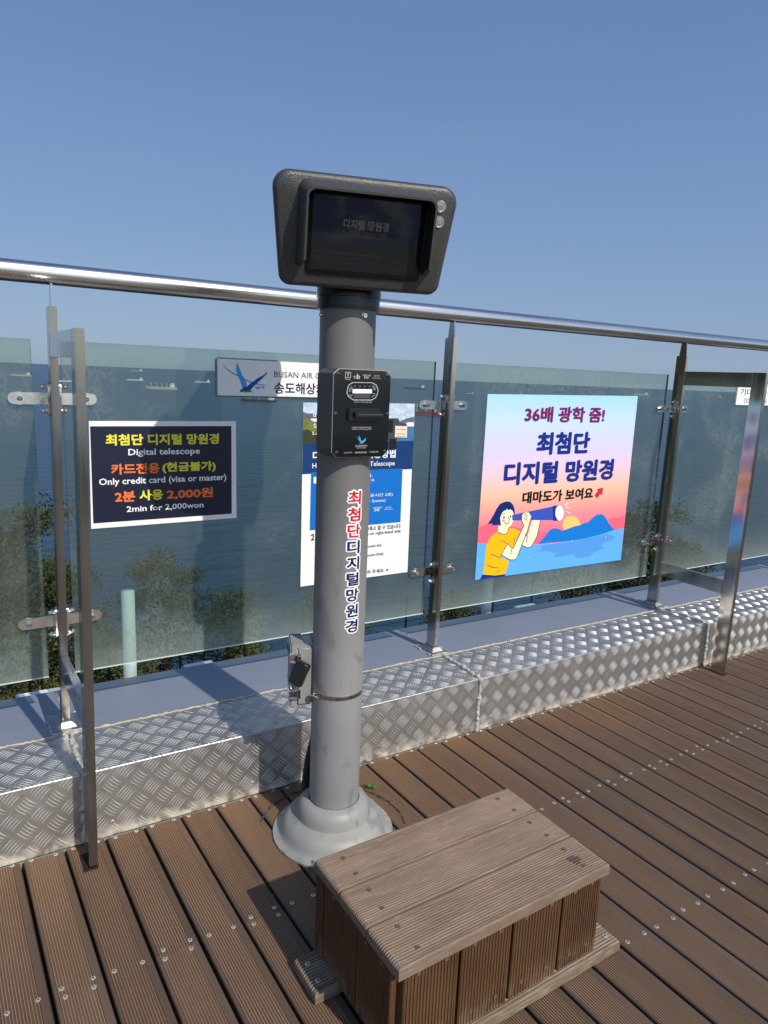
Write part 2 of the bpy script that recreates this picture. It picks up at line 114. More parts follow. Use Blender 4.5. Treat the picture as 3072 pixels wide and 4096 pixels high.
class MB:
    def __init__(s): s.v = []; s.f = []; s.m = []
    def add(s, vs, fs, mi=0):
        k = len(s.v); s.v += [tuple(x) for x in vs]; s.f += [tuple(i+k for i in f) for f in fs]; s.m += [mi]*len(fs); return s
    def box(s, x0, x1, y0, y1, z0, z1, mi=0):
        return s.add([(x, y, z) for x in (x0, x1) for y in (y0, y1) for z in (z0, z1)],
            [(0, 1, 3, 2), (4, 6, 7, 5), (0, 4, 5, 1), (2, 3, 7, 6), (0, 2, 6, 4), (1, 5, 7, 3)], mi)
    def obox(s, c, ax, ay, az, hx, hy, hz, mi=0):
        c = V(c); ax, ay, az = V(ax), V(ay), V(az)
        return s.add([c+ax*a*hx+ay*b*hy+az*d*hz for a in (-1, 1) for b in (-1, 1) for d in (-1, 1)],
            [(0, 1, 3, 2), (4, 6, 7, 5), (0, 4, 5, 1), (2, 3, 7, 6), (0, 2, 6, 4), (1, 5, 7, 3)], mi)
    def loft(s, rings, close=True, cap=(True, True), mi=0):
        n = len(rings[0]); vs = [p for r in rings for p in r]; fs = []
        for i in range(len(rings)-1):
            for j in range(n if close else n-1):
                k = (j+1) % n; fs.append((i*n+j, i*n+k, (i+1)*n+k, (i+1)*n+j))
        if cap[0]: fs.append(tuple(range(n-1, -1, -1)))
        if cap[1]: fs.append(tuple(range((len(rings)-1)*n, len(rings)*n)))
        return s.add(vs, fs, mi)
    def lathe(s, c, prof, n=48, axis=(0, 0, 1), mi=0, cap=(True, True)):
        az = V(axis).normalized(); ax = az.orthogonal().normalized(); ay = az.cross(ax); c = V(c)
        return s.loft([[c+az*h+(ax*cos(2*pi*k/n)+ay*sin(2*pi*k/n))*r for k in range(n)] for r, h in prof], True, cap, mi)
    def cyl(s, a, b, r, n=16, mi=0, r2=None):
        a, b = V(a), V(b); d = b-a
        return s.lathe(a, [(r, 0), (r2 if r2 is not None else r, d.length)], n, d, mi)
    def tube(s, pts, rr, n=8, mi=0):
        rings = []; up = V((0, 0, 1)); pts = [V(p) for p in pts]
        for i, p in enumerate(pts):
            d = (pts[min(i+1, len(pts)-1)]-pts[max(i-1, 0)]).normalized(); a = d.orthogonal().normalized() if abs(d.z) > .95 else d.cross(up).normalized()
            if i and a.dot(pa) < 0 and abs(d.z) > .95: a = -a
            pa = a; b = d.cross(a); r = rr[i] if isinstance(rr, (list, tuple)) else rr
            rings.append([p+(a*cos(2*pi*k/n)+b*sin(2*pi*k/n))*r for k in range(n)])
        return s.loft(rings, True, (True, True), mi)
    def poly(s, pts, y0, y1, mi=0):   # outline in x,z extruded in y (y0 = front)
        n = len(pts); k = [(x, y0, z) for x, z in pts]+[(x, y1, z) for x, z in pts]
        return s.add(k, [tuple(range(n)), tuple(range(2*n-1, n-1, -1))]+[(i, (i+1) % n, (i+1) % n+n, i+n) for i in range(n)], mi)
    def build(s, name, mats, parent=None, smooth=None, bevel=0, seg=2, label=None, cat=None, group=None, kind=None, recalc=True):
        me = bpy.data.meshes.new(name); off = V((0, 0, 0)); q = parent
        while q is not None: off += q.location; q = q.parent
        bm = bmesh.new(); vv = [bm.verts.new(V(x)-off) for x in s.v]
        for f, mi in zip(s.f, s.m):
            try: fc = bm.faces.new([vv[i] for i in f]); fc.material_index = mi
            except ValueError: pass
        if recalc: bmesh.ops.recalc_face_normals(bm, faces=bm.faces)
        if bevel: bmesh.ops.bevel(bm, geom=list(bm.edges), offset=bevel, segments=seg, affect='EDGES', clamp_overlap=True)
        bm.to_mesh(me); bm.free()
        for m in (mats if isinstance(mats, (list, tuple)) else [mats]): me.materials.append(m)
        if smooth is not None:
            me.polygons.foreach_set('use_smooth', [True]*len(me.polygons)); me.set_sharp_from_angle(angle=rad(smooth))
        o = bpy.data.objects.new(name, me); COL.objects.link(o)
        if parent is not None: o.parent = parent
        return tag(o, label, cat, group, kind)
TC = {}
def text_mesh(body, bold):
    k = (body, bold)
    if k in TC: return TC[k]
    c = bpy.data.curves.new('t', 'FONT'); c.body = body; c.size = 1; c.offset = min(bold, 0); c.resolution_u = 2; c.fill_mode = 'FRONT'
    o = bpy.data.objects.new('t', c); COL.objects.link(o); bpy.context.view_layer.update()
    me = bpy.data.meshes.new_from_object(o.evaluated_get(bpy.context.evaluated_depsgraph_get()))
    vs = [v.co.copy() for v in me.vertices]; fs = [tuple(p.vertices) for p in me.polygons]
    bpy.data.objects.remove(o); bpy.data.curves.remove(c); bpy.data.meshes.remove(me)
    if bold > .004:   # heavier weight: the outline grown by shifted copies
        v0, f0 = vs, fs; vs, fs = list(v0), list(f0); ns = 8 if bold < .05 else 14
        for q in range(ns):
            k_ = len(vs); vs += [V((v.x+bold*cos(2*pi*q/ns), v.y+bold*sin(2*pi*q/ns), (q+1)*1e-3)) for v in v0]; fs += [tuple(i+k_ for i in f) for f in f0]
    zz = [v.z for v in vs]
    x0 = min(v.x for v in vs); x1 = max(v.x for v in vs); y0 = min(v.y for v in vs); y1 = max(v.y for v in vs)
    vs = [((v.x-x0)/(x1-x0), (v.y-y0)/(y1-y0), z*.004) for v, z in zip(vs, zz)]
    TC[k] = (vs, fs); return TC[k]
COLS = dict(yellow=(240, 232, 70), white=(245, 245, 245), orange=(245, 125, 60), ink=(28, 36, 66), ink2=(20, 60, 92), cream=(250, 246, 190), magenta=(128, 20, 104),
  royal=(10, 42, 138), black=(12, 12, 16), seg=(120, 125, 125), pale=(192, 194, 194), light_blue=(72, 168, 226), logo_green=(60, 160, 50), logo_blue=(10, 82, 182), sky_pale=(188, 206, 226),
  town_water=(66, 112, 160), hill_grey=(92, 100, 120), town_white=(222, 226, 232), bush_green=(112, 118, 52), bush_dark=(44, 58, 30), navy=(14, 58, 114), scope_grey=(70, 72, 78),
  scope_dark=(22, 24, 30), brightblue=(8, 112, 202), pink_far=(238, 104, 130), sun_yellow=(253, 205, 120), sea_blue=(98, 178, 250), mountain=(8, 124, 214), sea_dark=(84, 156, 228),
  skin2=(250, 238, 206), scope1=(56, 84, 190), scope2=(20, 42, 150), hair=(8, 36, 112), shirt=(252, 190, 4), pants=(10, 44, 140), cheek=(244, 140, 130), red_arrow=(224, 24, 60), red=(214, 30, 48), navyl=(20, 28, 84))
def cm(k): return mat('print_'+k, tuple(c*.92 for c in srgb(*COLS[k])), .5, spec=.3)
def lettering(parent, items, y, name='lettering'):
    for body, (x0, x1, z0, z1), col, bold in items:
        vs, fs = text_mesh(body, bold); b = MB()
        b.add([(x0+(x1-x0)*a, y-q, z0+(z1-z0)*c) for a, c, q in vs], fs); b.build(name, cm(col), parent, recalc=False)
# ---------------------------------------------------------------- shared materials
steel = mat('stainless_steel', (.26, .255, .25), .15, 1, rvar=.07, vs=30, var=.1, stretch=(1, 1, .06))
steelx = mat('stainless_rail', (.66, .65, .635), .27, 1, rvar=.05, vs=30, var=.08, stretch=(.05, 1, 1))
steeld = mat('brushed_dark_steel', (.46, .445, .43), .16, 1, rvar=.05, vs=24, var=.16, stretch=(1, 1, .08))
chrome = mat('bright_steel', (.7, .69, .66), .14, 1, rvar=.06, vs=60, var=.15)
black_paint = mat('black_paint', (.01, .01, .012), .3, 0, bump=.1, bs=300, bd=.0005)
def scuffed(name, base, dark, pale, rough=.45):
    m = mat(name, base, rough); n = m.node_tree.nodes; L = m.node_tree.links; p = n['Principled BSDF']
    tc = n.new('ShaderNodeTexCoord'); mp = n.new('ShaderNodeMapping'); mp.inputs['Scale'].default_value = (1, 1, .45); L.new(tc.outputs['Object'], mp.inputs[0])
    a = n.new('ShaderNodeTexNoise'); a.inputs['Scale'].default_value = 13; a.inputs['Detail'].default_value = 9; a.inputs['Distortion'].default_value = 1.2; L.new(mp.outputs[0], a.inputs['Vector'])
    r1 = n.new('ShaderNodeMapRange'); r1.inputs[1].default_value = .57; r1.inputs[2].default_value = .64; L.new(a.outputs[0], r1.inputs[0])
    b = n.new('ShaderNodeTexNoise'); b.inputs['Scale'].default_value = 4; b.inputs['Detail'].default_value = 5; L.new(tc.outputs['Object'], b.inputs['Vector'])
    r2 = n.new('ShaderNodeMapRange'); r2.inputs[1].default_value = .35; r2.inputs[2].default_value = .7; L.new(b.outputs[0], r2.inputs[0])
    m1 = n.new('ShaderNodeMix'); m1.data_type = 'RGBA'; m1.inputs[6].default_value = (*base, 1); m1.inputs[7].default_value = (*pale, 1); L.new(r2.outputs[0], m1.inputs[0])
    m2 = n.new('ShaderNodeMix'); m2.data_type = 'RGBA'; m2.inputs[7].default_value = (*dark, 1); L.new(m1.outputs[2], m2.inputs[6])
    k = n.new('ShaderNodeMath'); k.operation = 'MULTIPLY'; k.inputs[1].default_value = .55; L.new(r1.outputs[0], k.inputs[0]); L.new(k.outputs[0], m2.inputs[0])
    L.new(m2.outputs[2], p.inputs['Base Color']); return m
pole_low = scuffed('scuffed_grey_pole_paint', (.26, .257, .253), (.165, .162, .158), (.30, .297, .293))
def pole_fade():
    # same scuffed grey paint, its colour darkened up the pole to paint the shading in
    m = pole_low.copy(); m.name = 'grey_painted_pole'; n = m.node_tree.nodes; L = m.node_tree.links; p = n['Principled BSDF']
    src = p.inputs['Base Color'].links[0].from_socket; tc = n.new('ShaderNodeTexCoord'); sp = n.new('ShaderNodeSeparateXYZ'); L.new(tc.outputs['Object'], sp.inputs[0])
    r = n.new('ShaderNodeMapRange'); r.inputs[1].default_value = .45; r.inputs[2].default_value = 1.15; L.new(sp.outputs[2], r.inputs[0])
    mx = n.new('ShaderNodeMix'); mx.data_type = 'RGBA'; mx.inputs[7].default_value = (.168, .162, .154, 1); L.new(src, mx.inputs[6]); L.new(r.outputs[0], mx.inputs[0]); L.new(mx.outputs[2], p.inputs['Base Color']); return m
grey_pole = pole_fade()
flange_m = scuffed('scuffed_grey_flange', (.27, .27, .258), (.17, .17, .162), (.34, .34, .325), .5)
# ---------------------------------------------------------------- SETTING: sea, hillside, deck
def ripple():
    m = mat('sea_water', (.006, .028, .055), .3); n = m.node_tree.nodes; L = m.node_tree.links; p = n['Principled BSDF']
    p.inputs['IOR'].default_value = 1.33
    tc = n.new('ShaderNodeTexCoord'); out = None
    for sc, st, dist, prev in ((.045, (1, 2.2, 1), 1.2, None), (.22, (1, 2, 1), .35, 1), (1.1, (1, 1.6, 1), .1, 1)):
        mp = n.new('ShaderNodeMapping'); mp.inputs['Scale'].default_value = st; L.new(tc.outputs['Object'], mp.inputs[0])
        z = n.new('ShaderNodeTexNoise'); z.inputs['Scale'].default_value = sc; z.inputs['Detail'].default_value = 4; L.new(mp.outputs[0], z.inputs['Vector'])
        b = n.new('ShaderNodeBump'); b.inputs['Strength'].default_value = .9; b.inputs['Distance'].default_value = dist*2.2; L.new(z.outputs[0], b.inputs['Height'])
        if out: L.new(out, b.inputs['Normal'])
        out = b.outputs[0]
    L.new(out, p.inputs['Normal'])
    z = n.new('ShaderNodeTexNoise'); z.inputs['Scale'].default_value = .0022; z.inputs['Detail'].default_value = 5; mp = n.new('ShaderNodeMapping'); mp.inputs['Scale'].default_value = (.35, 1.5, 1)
    L.new(tc.outputs['Object'], mp.inputs[0]); L.new(mp.outputs[0], z.inputs['Vector'])
    mx = n.new('ShaderNodeMix'); mx.data_type = 'RGBA'; mx.inputs[6].default_value = (.010, .035, .062, 1); mx.inputs[7].default_value = (.02, .055, .09, 1); L.new(z.outputs[0], mx.inputs[0]); L.new(mx.outputs[2], p.inputs['Base Color'])
    return m
b = MB(); rr = [3, 60, 400, 2000, 8000, 30000]; n = 96
b.loft([[(r*cos(2*pi*k/n), r*sin(2*pi*k/n), -70) for k in range(n)] for r in rr], True, (True, False))
b.build('sea', ripple(), kind='structure')
# hillside falling away to the shore below the terrace
def hz(x, y):
    return max(-70.6, -5-.62*(y-2)+1.1*sin(x*.21+1)*cos(y*.17)+.6*sin(x*.7+y*.5)) if y > 2 else -5+.5*sin(x*.4)
b = MB(); nx, ny = 60, 60; vs = []; xs = [-70+150*i/nx for i in range(nx+1)]; ys = [-60+180*j/ny for j in range(ny+1)]
for y in ys:
    for x in xs: vs.append((x, y, hz(x, y) if y > 2 else -5+.3*sin(x)))
b.add(vs, [(j*(nx+1)+i, j*(nx+1)+i+1, (j+1)*(nx+1)+i+1, (j+1)*(nx+1)+i) for j in range(ny) for i in range(nx)])
b.build('hillside', mat('hillside_earth', (.05, .055, .025), .9, var=.5, vs=.6, bump=.6, bs=2, bd=.3), smooth=60, kind='structure')
# wooded hill added out of view on the left, for the polished posts to mirror
b = MB(); vs = []; na, nr = 160, 40
for i in range(na+1):
    a = rad(-27-78*i/na); e = sin(pi*min(1, i/na*1.15))**.6
    for j in range(nr+1):
        t = j/nr; r_ = 110+230*t; h = -72+(150*sin(pi*min(1, t*.8))*e)*(1+.05*sin(i*.33+j*.4)+.03*sin(i*.9)*cos(j*.8))+1.2*random.random()
        vs.append((r_*sin(a), r_*cos(a), h))
b.add(vs, [(i*(nr+1)+j, i*(nr+1)+j+1, (i+1)*(nr+1)+j+1, (i+1)*(nr+1)+j) for i in range(na) for j in range(nr)])
b.build('unseen_headland', mat('wooded_hill', (.034, .042, .022), .95, var=.6, vs=.3, bump=1, bs=.4, bd=3), smooth=60, kind='structure')
# deck --------------------------------------------------------------
PB, G0, SK = .114, .0793, .0429
def deck_mat():
    m = mat('grooved_brown_decking', (.1, .06, .04), .58, spec=.35); n = m.node_tree.nodes; L = m.node_tree.links; p = n['Principled BSDF']
    tc = n.new('ShaderNodeTexCoord'); at = n.new('ShaderNodeAttribute'); at.attribute_name = 'board'; at.attribute_type = 'GEOMETRY'
    gr = n.new('ShaderNodeAttribute'); gr.attribute_name = 'across'; gr.attribute_type = 'GEOMETRY'
    sp = n.new('ShaderNodeSeparateXYZ'); L.new(tc.outputs['Object'], sp.inputs[0])
    def noise(scale, st, det=5, w=True):
        mp = n.new('ShaderNodeMapping'); mp.inputs['Scale'].default_value = st; L.new(tc.outputs['Object'], mp.inputs[0])
        z = n.new('ShaderNodeTexNoise'); z.noise_dimensions = '4D'; z.inputs['Scale'].default_value = scale; z.inputs['Detail'].default_value = det; z.inputs['Roughness'].default_value = .65
        L.new(mp.outputs[0], z.inputs['Vector'])
        if w:
            k = n.new('ShaderNodeMath'); k.operation = 'MULTIPLY'; k.inputs[1].default_value = 37; L.new(at.outputs['Fac'], k.inputs[0]); L.new(k.outputs[0], z.inputs['W'])
        return z.outputs[0]
    def rng(s, a, b, c=0, d=1):
        r = n.new('ShaderNodeMapRange'); r.inputs[1].default_value = a; r.inputs[2].default_value = b; r.inputs[3].default_value = c; r.inputs[4].default_value = d; L.new(s, r.inputs[0]); return r.outputs[0]
    def mix(f, a, b, mode='MIX'):
        x = n.new('ShaderNodeMix'); x.data_type = 'RGBA'; x.blend_type = mode
        if isinstance(f, float): x.inputs[0].default_value = f
        else: L.new(f, x.inputs[0])
        for i, q in ((6, a), (7, b)):
            if isinstance(q, tuple): x.inputs[i].default_value = q+(1,)
            else: L.new(q, x.inputs[i])
        return x.outputs[2]
    def mul(a, b, op='MULTIPLY'):
        k = n.new('ShaderNodeMath'); k.operation = op
        for i, q in ((0, a), (1, b)):
            if isinstance(q, float): k.inputs[i].default_value = q
            else: L.new(q, k.inputs[i])
        return k.outputs[0]
    c = mix(rng(noise(3.2, (1, .7, 1)), .38, .64), (.122, .074, .047), (.158, .096, .059))
    c = mix(rng(noise(30, (3, .12, 1)), .35, .7), c, mix(.35, c, (.07, .045, .032)))
    # less worn orange brown wood along the foot of the curb
    e = mul(rng(sp.outputs[1], -.55, -.02), rng(noise(2.2, (1, .8, 1)), .3, .6, .35, 1))
    xm = mul(rng(sp.outputs[0], 2.2, 2.9, 1, .15), rng(sp.outputs[0], 1.15, 1.9, .62, 1)) 
    c = mix(mul(mul(e, .85), xm), c, (.24, .118, .05))
    # weathered grey patches towards the right and grey board edges
    g = mul(rng(noise(1.1, (1, 1, 1), 4, False), .45, .62), rng(sp.outputs[0], 1.0, 3.4, .25, .95))
    c = mix(g, c, (.118, .09, .072))
    ed = mul(rng(gr.outputs['Fac'], .52, .8), rng(noise(6, (1, .5, 1)), .25, .6))
    c = mix(mul(ed, .6), c, (.08, .066, .055))
    # per board tone
    t = rng(at.outputs['Fac'], 0, 1, .8, 1.15)
    bc = n.new('ShaderNodeVectorMath'); bc.operation = 'SCALE'; L.new(c, bc.inputs[0]); L.new(t, bc.inputs['Scale'])
    # worn paler groove crests
    hgt = n.new('ShaderNodeAttribute'); hgt.attribute_name = 'crest'; hgt.attribute_type = 'GEOMETRY'
    c2 = mix(mul(hgt.outputs['Fac'], rng(noise(9, (1, .2, 1)), .3, .7, .3, .95)), bc.outputs[0], (.34, .225, .145))
    c2 = mix(rng(noise(55, (1, .5, 1), 2), .74, .8), c2, (.3, .2, .13))
    L.new(c2, p.inputs['Base Color'])
    L.new(rng(noise(12, (1, .3, 1)), .3, .7, .45, .7), p.inputs['Roughness'])
    bp = n.new('ShaderNodeBump'); bp.inputs['Strength'].default_value = .35; bp.inputs['Distance'].default_value = .0008; L.new(noise(220, (1, .1, 1), 3), bp.inputs['Height']); L.new(bp.outputs[0], p.inputs['Normal'])
    return m
def board_profile(w, ng=13, d=.0022, t=.024, el=.0065, er=.0065, rw=.38):
    pts = [(-w/2, -t), (-w/2, -.003), (-w/2+.0025, 0)]; cr = [0, 0, 0]
    p = (w-el-er)/ng
    for i in range(ng):
        x = -w/2+el+i*p; g = (1-rw)/2
        pts += [(x, 0 if i == 0 else -d), (x+p*(g-.06), -d), (x+p*(g+.06), 0), (x+p*(1-g-.06), 0), (x+p*(1-g+.06), -d)]; cr += [0, 0, 1, 1, 0]
    pts += [(w/2-er+.0003, 0), (w/2-.0025, 0), (w/2, -.003), (w/2, -t)]; cr += [0, 0, 0, 0]
    return pts, cr
def deck():
    W = .1055; pr, cr = board_profile(W, 12, .0022, .024, .008, .019); n = len(pr)
    verts = []; faces = []; A = []; Bv = []; Cv = []
    k0, k1 = -26, 56
    for k in range(k0, k1):
        xc = G0+PB*(k+.5); rnd = random.Random(k*13+5)
        cuts = [-.006, -.5245, -2.7, -5] if k % 2 == 0 else [-.006, -1.6, -3.8, -6]
        for a, bq in zip(cuts[:-1], cuts[1:]):
            tone = rnd.random(); dz = rnd.uniform(-.0008, .0008); dx = rnd.uniform(-.0008, .0008)
            y0, y1 = a-.0007, bq+.0007; st = len(verts); ns = 2
            for y in (y0, y1):
                for (px, pz), c in zip(pr, cr):
                    verts.append((xc+px+dx-SK*y, y, pz+dz)); A.append(tone); Bv.append(px/(W/2) if px > 0 else -px/(W/2)*.8); Cv.append(c)
            for i in range(n): 
                j = (i+1) % n; faces.append((st+i, st+j, st+n+j, st+n+i))
            faces.append(tuple(st+i for i in range(n))); faces.append(tuple(st+n+i for i in range(n-1, -1, -1)))
    me = bpy.data.meshes.new('wooden_deck'); me.from_pydata(verts, [], faces)
    for nm, d in (('board', A), ('across', Bv), ('crest', Cv)):
        at = me.attributes.new(nm, 'FLOAT', 'POINT'); at.data.foreach_set('value', d)
    bm = bmesh.new(); bm.from_mesh(me); bmesh.ops.recalc_face_normals(bm, faces=bm.faces); bm.to_mesh(me); bm.free()
    me.materials.append(deck_mat())
    o = bpy.data.objects.new('wooden_deck', me); COL.objects.link(o); tag(o, kind='structure'); return o
deck_o = deck()
b = MB(); b.box(-3, 6.6, -5, -.0, -.09, -.032); b.build('deck_substructure', mat('dark_joists', (.02, .015, .012), .9), kind='structure')
# deck screws: real heads with a cross recess
scm = mat('screw_steel', (.66, .63, .57), .4, .6, var=.15, vs=900); scd = mat('screw_recess', (.03, .03, .03), .6)
def screw_mesh(r=.0059):
    b = MB(); b.lathe((0, 0, 0), [(r, -.002), (r, .0002), (r*.8, .0008), (0.0002, .0009)], 14)
    for a in (0, pi/2): b.obox((0, 0, .0011), (cos(a), sin(a), 0), (-sin(a), cos(a), 0), (0, 0, 1), r*.55, r*.13, .0002, 1)
    bm_o = b.build('screw', [scm, scd], None, smooth=40); me = bm_o.data; bpy.data.objects.remove(bm_o); return me
SM = screw_mesh()
def px(P):
    d = V(P)-CAM; z = d.dot(F)
    return (1536+2790*d.dot(R2)/z, 2048-2790*d.dot(U2)/z, z)
sc = []
for k in range(-6, 45):
    xc = G0+PB*(k+.5)
    for yr, both in ((-.0125, 0), (-.515, 1), (-1.059, 0), (-1.6, 0)):
        for s in (-1, 1):
            sc.append((xc+s*.0325-SK*yr+random.uniform(-.003, .003), yr+random.uniform(-.004, .004)-(.008 if both and k % 2 else 0)))
            if both and k % 2 == 0: sc.append((xc+s*.0325-SK*yr+random.uniform(-.003, .003), yr-.026+random.uniform(-.003, .003)))
vis = []
for x, y in sc:
    q = px((x, y, 0))
    if -20 < q[0] < 3092 and -20 < q[1] < 4116 and q[2] > .3 and not (.60 < x < 1.36 and -1.08 < y < -.71) and hypot(x-.939, y+.291) > .18: vis.append((q[2], x, y))
vis.sort()
for z, x, y in vis[:100]:
    o = bpy.data.objects.new('screw', SM); COL.objects.link(o); o.parent = deck_o; o.location = (x, y, .0003); o.rotation_euler = (0, 0, random.uniform(0, 3)); o['group'] = 'screw heads in the decking'
b = MB()
for z, x, y in vis[100:]: b.lathe((x, y, 0), [(.0052, -.002), (.0052, .0005), (.003, .0011)], 10)
b.build('far_screws', scm, deck_o, kind='stuff')
# ---------------------------------------------------------------- checker plate curb
HC, DT = .2275, .262
def plate_mat():
    m = mat('aluminium_checker_plate', (.62, .61, .585), .4, 1); n = m.node_tree.nodes; L = m.node_tree.links; p = n['Principled BSDF']
    tc = n.new('ShaderNodeTexCoord')
    def noise(s, st=(1, 1, 1), d=6):
        mp = n.new('ShaderNodeMapping'); mp.inputs['Scale'].default_value = st; L.new(tc.outputs['Object'], mp.inputs[0])
        z = n.new('ShaderNodeTexNoise'); z.inputs['Scale'].default_value = s; z.inputs['Detail'].default_value = d; L.new(mp.outputs[0], z.inputs['Vector']); return z.outputs[0]
    def rng(s, a, b, c=0, d=1):
        r = n.new('ShaderNodeMapRange'); r.inputs[1].default_value = a; r.inputs[2].default_value = b; r.inputs[3].default_value = c; r.inputs[4].default_value = d; L.new(s, r.inputs[0]); return r.outputs[0]
    def mix(f, a, b):
        x = n.new('ShaderNodeMix'); x.data_type = 'RGBA'; L.new(f, x.inputs[0])
        for i, q in ((6, a), (7, b)):
            if isinstance(q, tuple): x.inputs[i].default_value = q+(1,)
            else: L.new(q, x.inputs[i])
        return x.outputs[2]
    c = mix(rng(noise(7), .35, .65), (.40, .385, .355), (.49, .475, .45)); c = mix(rng(noise(60), .5, .8), c, (.36, .335, .30))
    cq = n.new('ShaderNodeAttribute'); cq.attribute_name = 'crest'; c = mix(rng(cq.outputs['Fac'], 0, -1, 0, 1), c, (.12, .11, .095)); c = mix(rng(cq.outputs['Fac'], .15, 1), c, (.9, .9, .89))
    sp = n.new('ShaderNodeSeparateXYZ'); L.new(tc.outputs['Object'], sp.inputs[0])
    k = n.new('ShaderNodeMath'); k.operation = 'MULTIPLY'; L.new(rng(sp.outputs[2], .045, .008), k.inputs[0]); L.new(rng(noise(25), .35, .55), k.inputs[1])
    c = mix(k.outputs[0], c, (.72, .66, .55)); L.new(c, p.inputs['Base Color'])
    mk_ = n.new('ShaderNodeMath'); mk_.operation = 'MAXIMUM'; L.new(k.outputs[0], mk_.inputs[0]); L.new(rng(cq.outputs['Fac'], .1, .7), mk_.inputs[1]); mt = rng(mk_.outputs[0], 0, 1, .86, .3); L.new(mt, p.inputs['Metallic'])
    rx = n.new('ShaderNodeMix'); L.new(rng(cq.outputs['Fac'], -.1, .6), rx.inputs[0]); L.new(rng(noise(18), .3, .7, .38, .5), rx.inputs[2]); rx.inputs[3].default_value = .3; L.new(rx.outputs[0], p.inputs['Roughness'])
    b = n.new('ShaderNodeBump'); b.inputs['Strength'].default_value = .25; b.inputs['Distance'].default_value = .001; L.new(noise(90, (1, 1, 1), 4), b.inputs['Height'])
    b2 = n.new('ShaderNodeBump'); b2.inputs['Strength'].default_value = .25; b2.inputs['Distance'].default_value = .003; L.new(noise(7, (1, 1, 1), 2), b2.inputs['Height']); L.new(b2.outputs[0], b.inputs['Normal'])
    L.new(b.outputs[0], p.inputs['Normal']); return m
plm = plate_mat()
RC = .006
def unroll(x, s, h):
    # s along the sheet from the deck up the face, round the nose and back over the top
    a = HC-RC; q = RC*pi/2
    if s < a: return (x, -h, s)
    if s < a+q:
        t = (s-a)/RC; return (x, RC-(RC+h)*cos(t), a+(RC+h)*sin(t))
    return (x, RC+(s-a-q), HC+h)
curb = empty('checker_plate_curb', (1.75, .3, 0), 'silver checker-plate curb with blue-grey sheet top running under the glass railing', 'curb')
ST = HC-RC+RC*pi/2+DT-RC
def plate(x0, x1):
    b = MB(); ss = [0, HC-RC]+[HC-RC+RC*pi/2*i/6 for i in range(1, 6)]+[HC-RC+RC*pi/2, ST]
    b.loft([[unroll(x, s, 0) for s in ss] for x in (x0, x1)], False, (False, False))
    # raised bars
    c = .0550; r2 = sqrt(.5); crest = [0]*len(b.v); X0, S0 = .84, .130
    i0, i1 = int(((x0-X0)-S0)*r2/c)-2, int(((x1-X0)+ST-S0)*r2/c)+2; j0, j1 = int((-S0-(x1-X0))*r2/c)-2, int((ST-S0-(x0-X0))*r2/c)+2
    for i in range(i0, i1+1):
        for j in range(j0, j1+1):
            x = X0+(i-j)*c*r2; s = S0+(i+j)*c*r2
            if x < x0-.02 or x > x1+.02 or s < -.02 or s > ST+.02: continue
            al = (r2, r2) if (i+j) % 2 == 0 else (-r2, r2); ac = (-al[1], al[0])
            for q in range(5):
                off = (q-2)*.0094; Lh = .0225; wv = .0021; vs = []; ok = True
                for t in (-1, -.5, 0, .5, 1):
                    ww = wv*(1-.92*t*t); hh = .0028*(1-t*t*.85); bow = .0024*(1-t*t)
                    for e, h in ((-1, -.0003), (0, hh), (1, -.0003)):
                        a_ = t*Lh; d_ = off+e*ww+bow
                        X = x+al[0]*a_+ac[0]*d_; Sx = s+al[1]*a_+ac[1]*d_
                        if X < x0+.002 or X > x1-.002 or Sx < .002 or Sx > ST-.002: ok = False
                        vs.append((X, Sx, h))
                if not ok: continue
                b.add([unroll(*v) for v in vs], [(m*3+e, m*3+e+1, m*3+e+4, m*3+e+3) for m in range(4) for e in (0, 1)])
                crest += [-.3, 1, -.3]*5
    o = b.build('checker_plate', plm, curb, smooth=50, recalc=False); at = o.data.attributes.new('crest', 'FLOAT', 'POINT'); at.data.foreach_set('value', crest); return o
seams = [-1.24, .250, 1.750, 3.250, 4.75]
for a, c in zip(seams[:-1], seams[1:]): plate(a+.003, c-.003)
slm = mat('grey_sealant', (.42, .41, .38), .7, var=.3, vs=70, bump=.9, bs=110, bd=.004)
def bead(pts, r, jit=.3, n=8):
    b = MB(); P = []; rr = []
    for a, c in zip(pts[:-1], pts[1:]):
        a, c = V(a), V(c); m = max(2, int((c-a).length/.009))
        for i in range(m): P.append(a.lerp(c, i/m)+V([random.uniform(-1, 1)*r*jit for _ in range(3)])); rr.append(r*random.uniform(.6, 1.35))
    b.tube(P, rr, n); return b
for x in seams[1:-1]:
    bead([(x, -.0015, .0), (x, -.0015, HC-.002), (x, .006, HC+.0015), (x+.004, DT-.01, HC+.001), (x+.004, DT+.03, HC+.0015)], .0085, .45).build('sealant_joint', slm, curb, smooth=60)
bead([(-1.2, DT+.002, HC+.001), (4.7, DT+.002, HC+.001)], .0042, .5, 6).build('sealant_line', mat('beige_sealant', (.4, .36, .29), .75, var=.3, vs=50), curb, smooth=60)
shm = mat('blue_grey_sheet_metal', (.20, .225, .275), .45, 0, vs=3.5, col2=(.18, .205, .25), bump=.12, bs=5, bd=.004, spec=.6)
for a, c in zip(seams[:-1], seams[1:]):
    b = MB(); b.box(a+.0015, c-.0015, DT, .618, HC-.004, HC); b.box(a+.0015, c-.0015, .6175, .621, HC-.06, HC-.0005); b.build('coping_sheet', shm, curb, bevel=.0008, seg=1)
for x in seams[1:-1]: bead([(x, .4, HC+.0005), (x, .617, HC+.0005)], .003, .5, 6).build('sheet_joint', mat('beige_sealant', (1, 1, 1)), curb, smooth=60)
b = MB(); b.box(-1.24, 4.75, .012, .612, -.3, HC-.008); b.build('curb_core', mat('concrete_core', (.3, .3, .29), .9, var=.2), curb)
